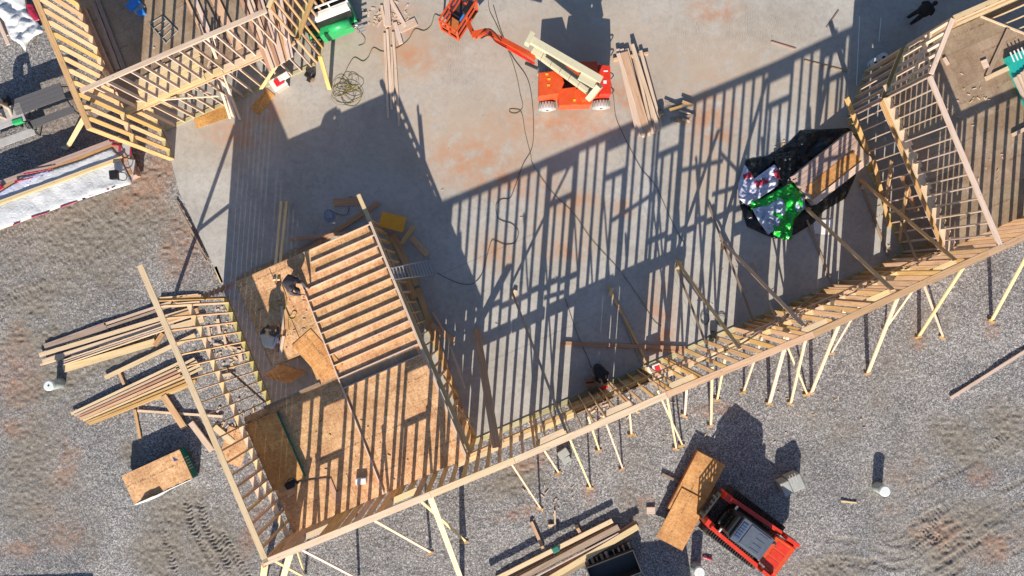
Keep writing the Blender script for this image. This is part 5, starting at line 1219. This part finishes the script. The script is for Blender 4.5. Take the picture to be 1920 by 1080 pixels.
# white sheet at the top left corner
t = thing('plastic_wrap', 'heap of white plastic wrap over lumber at the top left corner', 'plastic wrap', P(35, 40, GZ))
for i in range(5):
    lying('covered_board', PINE_PINK, (-20 + 14 * i, -30), (14 + 12 * i, 66), 0.16, 0.1, GZ + 0.05, parent=t)
sheet('wrap_film', [(-20, -30), (45, -30), (50, 20), (70, 40), (84, 60), (66, 68), (52, 82), (48, 97), (40, 85), (20, 72), (8, 40), (-20, 10)], F_WHITE, 0.10, 0.28, parent=t, step=0.05, freq=1.2, seed=5)
sheet('wrap_print', [(48, 5), (62, 8), (76, 38), (66, 40), (54, 26)], F_REDPR, 0.12, 0.12, parent=t, step=0.04, seed=5)
lying('pink_board', PINE_PINK, (-8, 28), (16, 84), 0.14, 0.05, 0.12, 'pink board end sticking out beside the white plastic at the top left', 'board')
# tables
def table(label, cx, cy, ang, mat, l, w):
    O2 = P(cx, cy, 0.64); O2.z = GZ; ex, ey = axes(ang)
    t = thing('site_table', label, 'table', O2)
    for i in range(4): rot_block('top_plank', mat, O2, ex, ey, (0, -w / 2 + w * (i + .5) / 4, 0.76), (l, w / 4 - 0.008, 0.04), t, 0)
    rot_block('bench', mat, O2, ex, ey, (0.05, -w / 2 - 0.36, 0.45), (l * 0.95, 0.28, 0.04), t, 0)
    for s in (-1, 1):
        for y in (-w / 2 + 0.1, w / 2 - 0.1):
            tube('leg', M_DARKST, [O2 + ex * s * (l / 2 - .25) + ey * y + Z * 0.74, O2 + ex * s * (l / 2 + .05) + ey * y * 1.1 + Z * 0.4, O2 + ex * s * (l / 2 - .02) + ey * y * 1.3 + Z * 0.0], 0.025, t, n=3)
        tube('bench_leg', M_DARKST, [O2 + ex * s * (l / 2 - .1) + ey * (-w / 2) + Z * 0.5, O2 + ex * s * (l / 2 - .02) + ey * (-w / 2 - .36) + Z * 0.43, O2 + ex * s * (l / 2 - .1) + ey * (-w / 2 - .42) + Z * 0.0], 0.025, t, n=3)
    return t
table('dark grey plank picnic table with bench on the gravel at the left', 72, 186, math.atan2(33, 90), M_DECKGREY, 1.95, 0.62)
table('pale grey table cut by the left edge beside the dark table', -2, 225, math.atan2(33, 90) , M_LGREY, 1.9, 0.7)
t = thing('power_tool', 'green power tool held low at the end of the dark picnic table', 'power tool', P(36, 226, 0.4))
block('tool_body', M_GREEN, P(35, 228, 0.6), (0.40, 0.18, 0.2), 0.3, t, 0.04)
block('tool_grip', M_BLACK, P(40, 233, 0.46), (0.10, 0.22, 0.10), 0.3, t, 0.03)
block('tool_head', M_GREEN, P(28, 229, 0.6), (0.14, 0.16, 0.18), 0.3, t, 0.03)
# red and white case at the top left wall corner, black saw beside it
t = thing('tool_case', 'white and red tool case beside the top left board bundle', 'tool case', P(525, 150, 0))
block('case_shell', M_WHITE, P(522, 155, 0.9), (0.55, 0.42, 0.14), 0.55, t, 0.02)
block('red_tray', M_REDP, P(523, 153, 1.0), (0.34, 0.26, 0.10), 0.55, t, 0.03)
block('case_lid', M_WHITE, P(532, 144, 1.0), (0.42, 0.22, 0.12), 0.55, t, 0.02)
block('case_stand', PINE_PINK, P(522, 156, 0.42), (0.5, 0.35, 0.82), 0.55, t)
t = thing('circular_saw', 'dark power saw on the slab at the corner of the top left wing', 'power saw', P(582, 145, 0))
block('saw_base', M_DARKST, P(582, 146, 0.04), (0.34, 0.16, 0.04), 1.0, t)
block('saw_motor', M_BLACK, P(577, 141, 0.14), (0.18, 0.22, 0.18), 1.0, t, 0.04)
block('saw_handle', M_CARD, P(586, 150, 0.14), (0.16, 0.1, 0.12), 1.0, t, 0.03)
cyl('blade_guard', M_DARKST, P(586, 138, 0.06), P(588, 139, 0.08), 0.12, None, t)
# compressor and tools by the long wall
t = thing('nail_gun', 'black and yellow nail gun with coiled hose by the long wall', 'nail gun', P(1335, 630, 0))
block('gun_body', M_BLACK, P(1337, 628, 0.14), (0.18, 0.30, 0.2), 0.1, t, 0.04)
block('gun_magazine', M_YEL, P(1334, 642, 0.10), (0.22, 0.07, 0.1), 0.1, t, 0.02)
for cx, cy in ((1322, 598), (1353, 602)):
    tube('coil_hose', plain('green_hose', (0.04, 0.09, 0.06), 0.6) if cx == 1322 else bpy.data.materials['green_hose'], [P(cx + 8 * math.cos(i * 0.7), cy + 11 * math.sin(i * 0.7), 0.02 + 0.004 * i) for i in range(20)], 0.012, t)
t = thing('nail_carton', 'red and white nail carton standing on the long wall frame', 'carton', on_wall(1226, 690))
cpos = P(1226, 690, 0.5)
block('carton_body', M_WHITE, cpos, (0.5, 0.26, 0.25), 0.35, t, 0.01)
block('carton_print', M_REDP, cpos + Vector((0.12, -.02, 0.13)), (0.2, 0.24, 0.01), 0.35, t)
block('carton_print', M_BLACK, cpos + Vector((-0.12, -.02, 0.13)), (0.08, 0.2, 0.01), 0.35, t)
block('carton_shelf', PINE, cpos - Z * 0.145, (0.7, 0.3, 0.04), TH, t)
for i in range(4):
    lab = ('lower brown carton nearer the slab', 'lower brown carton nearer the long wall', 'upper brown carton nearer the slab', 'upper brown carton nearer the long wall')[i % 2 + 2 * (i // 2)] + ', beside the kneeling worker'
    block('cardboard_carton', M_CARD, P(1106, 713 + 7 * (i % 2), 0.09 + 0.17 * (i // 2)), (0.34, 0.20, 0.16), 0.15, None, 0.006, lab, 'carton', 'brown cartons beside the kneeling worker')
block('hand_tool', M_REDP, P(1132, 727, 0.14), (0.34, 0.1, 0.1), 0.3, None, 0.02, 'red hand tool by the knees of the worker at the long wall', 'hand tool')
for cx, cy, lab in ((1636, 122, 'white wire spool nearer the left on the slab at the top right'), (1651, 112, 'white wire spool nearer the right stud wall at the top right')):
    t = thing('wire_spool', lab, 'spool', P(cx, cy, 0))
    c0 = P(cx, cy, 0.005)
    cyl('flange', M_WHITE, c0, c0 + Z * 0.03, 0.20, None, t); cyl('wound_wire', M_UTIL, c0 + Z * 0.03, c0 + Z * 0.22, 0.16, None, t); cyl('flange', M_WHITE, c0 + Z * 0.22, c0 + Z * 0.25, 0.20, None, t)
    cyl('core', M_BLACK, c0 + Z * 0.25, c0 + Z * 0.256, 0.07, None, t)
block('sill_block', M_UTIL, P(1056, 850, GZ + 0.12), (0.42, 0.3, 0.2), 0.6, None, 0.01, 'grey masonry block on the gravel below the long wall', 'block')
block('sill_block', M_UTIL, P(1062, 862, GZ + 0.1), (0.34, 0.22, 0.18), 0.5, None, 0.01, 'second grey block just below the first by the long wall', 'block')

# ---------------------------------------------------------------- lower middle lumber stack, trough and bits
g3 = 'lumber stack on the gravel at the bottom edge'
for i, (p, q, w, z, m) in enumerate([((916, 1092), (1148, 976), 0.17, 0.30, PINE_PALE), ((930, 1102), (1150, 988), 0.14, 0.20, PINE_RED), ((940, 1104), (1160, 988), 0.24, 0.24, PINE_OLD), ((960, 1104), (1160, 1000), 0.06, 0.28, PINE_PINK),
                      ((985, 1112), (1196, 987), 0.22, 0.30, PINE_PALE), ((985, 1106), (1195, 980), 0.20, 0.20, PINE_RED), ((1000, 1110), (1190, 1000), 0.2, 0.10, PINE_OLD), ((930, 1096), (1150, 982), 0.2, 0.08, PINE_OLD)]):
    lying('stacked_board', m, p, q, w, 0.06, GZ + z, '%s %s board in the lumber stack cut by the bottom edge' % ('first' if i == 0 else ORD[i], 'lit upper' if z > .25 else 'shaded lower'), 'board', g3)
for p, q in [((996, 978), (1018, 1028)), ((1080, 985), (1110, 1040))]: lying('bearer', PINE, p, q, 0.12, 0.09, GZ + 0.0, ('left' if p[0] < 1000 else 'right') + ' bearer sticking out under the bottom edge lumber stack', 'bearer', 'bearers under the bottom stack')
block('clamp_tool', M_TEAL, P(1042, 1030, GZ + 0.42), (0.28, 0.22, 0.1), 0.5, None, 0.03, 'small teal tool on the bottom edge lumber stack', 'hand tool')
lying('survey_stake', PINE_PINK, (1040, 957), (1041, 994), 0.07, 0.04, GZ + 0.02, 'pointed wooden stake on the gravel above the bottom stack', 'stake')
lying('offcut', PINE_PALE, (1028, 986), (1040, 985), 0.10, 0.05, GZ + 0.01, 'small white offcut beside the pointed stake', 'offcut')
lying('offcut', PINE_PINK, (1212, 957), (1228, 957), 0.26, 0.09, GZ + 0.02, 'square cream wood block on gravel left of the strand board sheets', 'block')
lying('long_board', PINE_PINK, (1783, 746), (1960, 634), 0.12, 0.05, GZ + 0.03, 'long pink board on the gravel at the right edge', 'board')
lying('thin_stake', PINE_PALE, (1577, 940), (1606, 943), 0.06, 0.03, GZ + 0.02, 'thin pale stick on gravel left of the lone pipe', 'stick')
t = thing('feed_trough', 'long dark metal trough on the gravel at the bottom edge', 'trough', P(1150, 1050, GZ))
ta = math.atan2((P(1188, 1030) - P(1100, 1064)).y, (P(1188, 1030) - P(1100, 1064)).x); ex_, ey_ = axes(ta); to = P(1150, 1066, 0.3); to.z = GZ
rot_block('trough_floor', M_DARKST, to, ex_, ey_, (0, 0, 0.08), (1.9, 0.9, 0.03), t, 0)
rot_block('trough_side', M_DARKST, to, ex_, ey_, (0, 0.44, 0.34), (1.9, 0.03, 0.5), t, 0); rot_block('trough_side', M_DARKST, to, ex_, ey_, (0, -0.44, 0.34), (1.9, 0.03, 0.5), t, 0)
rot_block('trough_end', M_DARKST, to, ex_, ey_, (0.94, 0, 0.34), (0.03, 0.85, 0.5), t, 0); rot_block('trough_end', M_DARKST, to, ex_, ey_, (-0.94, 0, 0.34), (0.03, 0.85, 0.5), t, 0)
for i in range(9): rot_block('tooth', PINE_OLD, to, ex_, ey_, (-0.85 + 0.21 * i + random.uniform(-.05, .05), 0.55, 0.28), (random.uniform(.04, .12), random.uniform(.1, .26), 0.25), t, 0.01)
# unseen bodies added below the frame to cast the shades that reach in
t = thing('left_occluder', 'dark container added unseen below the lower left edge to cast the shade in view', 'occluder', P(60, 1170, GZ))
block('left_occluder_body', M_DARKST, Vector((P(60, 1150).x, P(60, 1240).y - 0.6, GZ + 0.85)), (4.2, 1.6, 1.7), 0.05, t, 0.08)
block('left_occluder_lid', M_GREYP, Vector((P(60, 1150).x, P(60, 1240).y - 0.6, GZ + 1.74)), (3.6, 1.3, 0.1), 0.05, t, 0.03)
t = thing('bottom_blocker', 'trailer added unseen below the bottom edge to cast the shade in view', 'blocker', P(1250, 1180, GZ))  # second unseen body, put here for the shade at the bottom edge
block('bottom_blocker_body', M_DARKST, Vector((P(1236, 1180).x, P(1236, 1180).y, GZ + 0.9)), (2.0, 1.6, 1.2), 0.15, t, 0.2)
for sx in (-0.6, 0.6): cyl('bottom_blocker_cylinder', M_RUBBER, Vector((P(1236, 1180).x + sx, P(1236, 1180).y - .9, GZ + 0.3)), Vector((P(1236, 1180).x + sx, P(1236, 1180).y + .9, GZ + 0.3)), 0.3, None, t)
sheet('red_ribbon', [(1318, 1042), (1336, 1046), (1334, 1052), (1316, 1046)], F_REDPR, GZ + 0.03, 0.05, 'scrap of red ribbon on the gravel near the bottom pipe', 'ribbon', step=0.03)

# ---------------------------------------------------------------- cords and hoses on the slab
def cord(lab, pts, mat, r=0.014, z=0.018, name='extension_cord'):
    o = tube(name, mat, [P(x, y, z + 0.003 * (i % 3)) for i, (x, y) in enumerate(pts)], r * 0.8); props(o, lab, 'cord')
cord('olive cord from the tangled heap winding right past the long boards to the lift basket', [(630, 165), (645, 140), (655, 120), (665, 108), (680, 115), (690, 108), (700, 90), (718, 97), (745, 90), (765, 75), (778, 55), (795, 58), (808, 48), (815, 28), (825, 30), (838, 20), (845, -10)], M_CORD)
for k, m in enumerate((M_CORD, M_CORDY, M_CORD)):
    rr = random.Random(k + 5); pts = []
    for i in range(26):
        a = i * 1.15 + k; pts.append((650 + 14 * math.sin(i * .37 + k) + (12 + 10 * rr.random()) * math.cos(a), 148 + i * 1.6 + (10 + 8 * rr.random()) * math.sin(a)))
    cord(('olive loops of the tangled cord heap left of the long boards', 'yellow loops of the tangled cord heap near the shade edge', 'thin loops of the cord heap near the top left wing')[k], pts, m, 0.009, 0.02 + 0.02 * k)
cord('thin cord hanging in a curl below the green lift', [(663, 45), (675, 60), (684, 72), (682, 82), (672, 86)], M_CORD, 0.011)
cord('two bend cord running down the slab from the boom lift jib to a loop', [(915, -5), (918, 20), (930, 45), (955, 100), (968, 140), (975, 175), (980, 200), (970, 212), (958, 212), (955, 206), (965, 205), (978, 212), (985, 250), (995, 290), (1000, 310), (1035, 360), (1075, 400), (1110, 450), (1160, 505), (1200, 560), (1225, 600), (1240, 612)], M_CORD, 0.011)
cord('dark cord curving across the slab from the lift to the shaded S bend', [(925, 10), (940, 60), (960, 105), (985, 140), (995, 170), (1000, 220), (998, 275), (980, 310), (962, 360), (955, 372), (940, 374), (930, 385), (935, 410), (960, 420), (972, 435), (965, 455), (945, 458), (925, 450), (918, 462), (905, 510), (890, 530), (870, 533), (845, 525), (820, 512)], M_CORDD, 0.013)
cord('dark cord from boom lift wheel down past the lumber stack', [(1142, 140), (1150, 180), (1155, 220), (1170, 255), (1185, 285), (1205, 320), (1230, 350), (1262, 420), (1285, 460)], M_CORDD, 0.011)
cord('dark cord leading up to the kneeling worker', [(1060, 560), (1080, 620), (1095, 655), (1104, 675), (1108, 690)], M_CORDD, 0.012)
o = tube('air_hose', M_CORDY, [P(x, y, DZ + 0.02) for x, y in [(529, 536), (535, 552), (537, 570), (532, 580), (522, 582), (512, 580), (510, 574), (524, 565), (532, 570), (540, 590), (545, 598), (553, 596), (556, 586), (550, 584), (545, 592), (540, 600), (542, 620)]], 0.012)
props(o, 'orange air hose looping on the lit deck by the crouching worker', 'hose')
o = tube('coiled_rope', M_BLUE, [P(617 + 9 * math.cos(i * .8), 400 + 9 * math.sin(i * .8) + i * .35, 0.02 + 0.003 * i) for i in range(22)], 0.007); props(o, 'blue rope coil on the shaded slab behind the deck', 'rope')
cord('dark cord curling over the red plank behind the deck', [(618, 393), (635, 402), (650, 402), (655, 385), (653, 372), (660, 368)], M_CORDD, 0.012)
# white chalk-like slivers of conduit on the slab
for p, q, lab in [((1612, 30), (1606, 160), 'long thin white conduit on the shaded slab at the top right, left one'), ((1652, 33), (1648, 78), 'short thin white conduit on the shaded slab at the top right')]:
    lying('thin_conduit', M_WHITE, p, q, 0.025, 0.02, 0.003, lab, 'conduit')

# ---------------------------------------------------------------- sawdust-scale scraps
def scraps():
    items = {0: [], 1: []}
    rg = random.Random(11)
    def sc(n, cx, cy, rx, ry, z, sz=0.10):
        for _ in range(n):
            a = rg.random() * 6.283; r = math.sqrt(rg.random())
            p = P(cx + rx * r * math.cos(a), cy + ry * r * math.sin(a), z + 0.014)
            items[rg.random() < 0.35].append((p, (sz * rg.uniform(.5, 2.2), sz * rg.uniform(.25, .6), 0.022), rg.random() * 3.14))
    sc(60, 1660, 430, 60, 60, 0.0, 0.07); sc(26, 1465, 275, 12, 18, 0.0, 0.07); sc(40, 725, 25, 45, 30, 0.0, 0.12); sc(30, 1230, 700, 60, 22, 0.0, 0.09); sc(26, 1140, 770, 60, 18, GZ, 0.12)
    sc(40, 430, 640, 45, 70, GZ, 0.14); sc(24, 440, 780, 40, 50, GZ, 0.13); sc(20, 980, 810, 60, 18, GZ, 0.11); sc(16, 640, 420, 60, 30, 0.0, 0.09); sc(20, 545, 600, 40, 60, DZ + 0.004, 0.06); sc(20, 690, 850, 120, 70, DZ + 0.004, 0.06)
    sc(30, 1830, 250, 60, 130, DZ + 0.004, 0.06); sc(30, 360, 120, 120, 60, DZ + 0.004, 0.10); sc(24, 900, 520, 200, 200, 0.0, 0.045); sc(24, 1400, 560, 120, 60, 0.0, 0.05); sc(30, 1400, 780, 260, 60, GZ, 0.08); sc(18, 1030, 940, 60, 40, GZ, 0.09)
    o = join_boxes('wood_scraps', PINE_PINK, items[0]); props(o, kind='stuff')
    o = join_boxes('wood_scraps', PINE_PALE, items[1]); props(o, kind='stuff')
scraps()

# ---------------------------------------------------------------- workers
def person(label, feet, yaw, pose, top, legs, head_mat, cap=None):
    """one skinned body; joints in metres, x forward, y left, z up"""
    J = {}
    if pose == 'stand':
        J = dict(pelvis=(0, 0, .95), belly=(.01, 0, 1.1), chest=(.03, 0, 1.32), neck=(.05, 0, 1.50), head=(.10, 0, 1.62), crown=(.11, 0, 1.72))
        arms = {s: [(.03, s * .19, 1.42), (.06, s * .26, 1.16), (.22, s * .17, 1.06), (.28, s * .12, 1.05)] for s in (-1, 1)}
        leg = {s: [(0, s * .10, .90), (.06 * s, s * .12, .50), (.02 * s, s * .13, .09), (.17 + .02 * s, s * .15, .05)] for s in (-1, 1)}
    elif pose == 'crouch':
        J = dict(pelvis=(-.18, 0, .42), belly=(-.06, 0, .55), chest=(.14, 0, .72), neck=(.30, 0, .80), head=(.42, 0, .82), crown=(.51, 0, .82))
        arms = {s: [(.20, s * .19, .74), (.32, s * .25, .48), (.50, s * .16, .30), (.56, s * .13, .22)] for s in (-1, 1)}
        leg = {s: [(-.16, s * .11, .40), (.22, s * .20, .46), (-.04, s * .17, .09), (.13, s * .19, .05)] for s in (-1, 1)}
    else:      # kneeling, bent forward
        J = dict(pelvis=(-.16, 0, .48), belly=(-.06, 0, .62), chest=(.12, 0, .80), neck=(.27, 0, .90), head=(.38, 0, .93), crown=(.47, 0, .96))
        arms = {s: [(.17, s * .19, .83), (.30, s * .26, .60), (.46, s * .14, .44), (.53, s * .10, .38)] for s in (-1, 1)}
        leg = {s: [(-.14, s * .11, .45), (.10, s * .16, .07), (-.34, s * .15, .07), (-.46, s * .15, .04)] for s in (-1, 1)}
    vs_, es, rad, zone = [], [], [], []
    def add(p, r, zn, par=None):
        vs_.append(p); rad.append(r); zone.append(zn)
        if par is not None: es.append((par, len(vs_) - 1))
        return len(vs_) - 1
    fat = 1.35 if pose == 'stand' else 1.0
    pe = add(J['pelvis'], (.185, .15), 1); be = add(J['belly'], (.20 * fat, .155 * fat), 0, pe); ch = add(J['chest'], (.225 * fat, .165 * fat), 0, be)
    ne = add(J['neck'], (.06, .06), 2, ch); he = add(J['head'], (.092, .085), 2, ne); cr = add(J['crown'], (.075, .07), 2, he)
    for s in (-1, 1):
        A_ = arms[s]; a0 = add(A_[0], (.085, .085), 0, ch); a1 = add(A_[1], (.070, .070), 0, a0); a2 = add(A_[2], (.046, .046), 0, a1); a3 = add(A_[3], (.038, .022), 3, a2)
        w = Vector(A_[3]) - Vector(A_[2]); w.normalize(); side = Vector((0, 1, 0))
        for k, ln in enumerate((.072, .085, .080, .062)):
            b0 = add(tuple(Vector(A_[3]) + side * (.030 - .020 * k) + w * .035), (.010, .010), 3, a3)
            b1 = add(tuple(Vector(A_[3]) + side * (.032 - .021 * k) + w * (.035 + ln * .6) + Vector((0, 0, -.012))), (.009, .009), 3, b0)
            add(tuple(Vector(A_[3]) + side * (.032 - .021 * k) + w * (.035 + ln * .9) + Vector((0, 0, -.034))), (.008, .008), 3, b1)
        th_ = add(tuple(Vector(A_[3]) - side * s * .045 + w * .01), (.011, .011), 3, a3); add(tuple(Vector(A_[3]) - side * s * .055 + w * .05 - Vector((0, 0, .01))), (.009, .009), 3, th_)
        G_ = leg[s]; l0 = add(G_[0], (.115, .11), 1, pe); l1 = add(G_[1], (.085, .085), 1, l0); l2 = add(G_[2], (.062, .064), 1, l1); add(G_[3], (.050, .042), 4, l2)
    me = bpy.data.meshes.new('body_skeleton'); me.from_pydata(vs_, es, [])
    o = bpy.data.objects.new('tmp_body', me); COL.objects.link(o)
    o.modifiers.new('skin', 'SKIN').use_smooth_shade = True
    sv = me.skin_vertices[0].data
    for i, r in enumerate(rad): sv[i].radius = r; sv[i].use_root = (i == 0)
    sb = o.modifiers.new('sub', 'SUBSURF'); sb.levels = 2; sb.render_levels = 2
    dg = bpy.context.evaluated_depsgraph_get(); dg.update()
    bm_ = bpy.data.meshes.new_from_object(o.evaluated_get(dg)); bpy.data.objects.remove(o); bpy.data.meshes.remove(me)
    bm_.name = 'body'
    bm_.materials.clear()
    for m in (top, legs, head_mat, M_SKIN, M_BOOT): bm_.materials.append(m)
    segs = [(Vector(vs_[a]), Vector(vs_[b]), zone[b]) for a, b in es]
    for p in bm_.polygons:
        c = p.center; best = 9; zn = 0
        for a, b, z_ in segs:
            d = b - a; tt = max(0, min(1, (c - a).dot(d) / max(1e-9, d.length_squared))); q = (c - a - d * tt).length
            if q < best: best = q; zn = z_
        p.material_index = zn; p.use_smooth = True
    t = thing('person', label, 'person', feet)
    R = Matrix.Translation(feet) @ Matrix.Rotation(yaw, 4, 'Z')
    link('body', bm_, R, t)
    # face and headgear
    hd = Vector(J['head']); up = (Vector(J['crown']) - hd).normalized(); fw = Vector((1, 0, 0)) if up.z > .7 else Vector((.35, 0, -.95)); fw = (fw - up * fw.dot(up)).normalized(); sd = up.cross(fw)
    def ball(name, c, r, m, sc=(1, 1, 1)):
        bm = bmesh.new(); bmesh.ops.create_uvsphere(bm, u_segments=12, v_segments=8, radius=r); bmesh.ops.scale(bm, vec=sc, verts=bm.verts)
        mm = bpy.data.meshes.new(name); bm.to_mesh(mm); bm.free(); mm.materials.append(m)
        for p in mm.polygons: p.use_smooth = True
        ax = Matrix((fw, sd, up)).transposed().to_4x4(); ax.translation = c
        link(name, mm, R @ ax, t)
    ball('face', hd + fw * .028 - up * .01, .078, M_SKIN, (1, .92, 1.2))
    ball('nose', hd + fw * .108 - up * .005, .016, M_SKIN, (1, .8, 1.3)); ball('mouth', hd + fw * .098 - up * .045, .016, M_REDP if False else M_CARD, (.6, 1.5, .4))
    for s in (-1, 1):
        ball('eye', hd + fw * .094 + sd * s * .032 + up * .025, .011, M_BLACK); ball('ear', hd + sd * s * .084, .022, M_SKIN, (.8, .4, 1.2))
    ball('hair', hd + up * .035 - fw * .015, .094, head_mat, (1.02, .95, .95))
    if cap:
        ball('cap', hd + up * .055, .098, cap, (1.05, 1.0, .72)); ball('cap_brim', hd + up * .05 + fw * .11, .06, cap, (1.0, 1.1, .14))
    return t
person('person in a black hooded top standing on the shaded slab at the top right', P(1703, 40, 0), math.radians(35), 'stand', M_CLOTHK, M_CLOTHK, M_CLOTHK)
person('person in dark clothes crouching on the lit deck beside the flat frame', P(551, 530, DZ + 0.004), math.radians(-35), 'crouch', M_CLOTHM, M_CLOTHK, M_CLOTHK)
block('stool', M_DARKST, P(19, 203, GZ + 0.20), (0.62, 0.4, 0.40), math.radians(-62), None, 0.03, 'dark low stool under the person at the picnic tables', 'stool')
person('person in a pale tan top bent over a green tool between the picnic tables', P(19, 203, GZ + 0.36), math.radians(-62), 'kneel', M_TAN, M_BOOT, M_HAIR)
person('person in dark top and blue trousers bent over on the shaded deck', P(513, 638, DZ + 0.004), math.radians(80), 'crouch', plain('dark_blue_cloth', (0.03, 0.04, 0.06), 0.9), M_JEANS, M_HAIR)
lying('grey_board', PINE_OLD, (509, 612), (504, 652), 0.12, 0.05, DZ + 0.01, 'short grey board on the deck left of the bent worker', 'board')
lying('grey_board', PINE_OLD, (527, 632), (522, 660), 0.06, 0.04, DZ + 0.01, 'thin grey board on the deck right of the bent worker', 'board')
person('person in black and grey kneeling by the long wall next to brown cartons', P(1119, 690, 0.0), math.radians(-62), 'crouch', M_CLOTHK, M_CLOTHG, M_CLOTHK, M_BLACK)
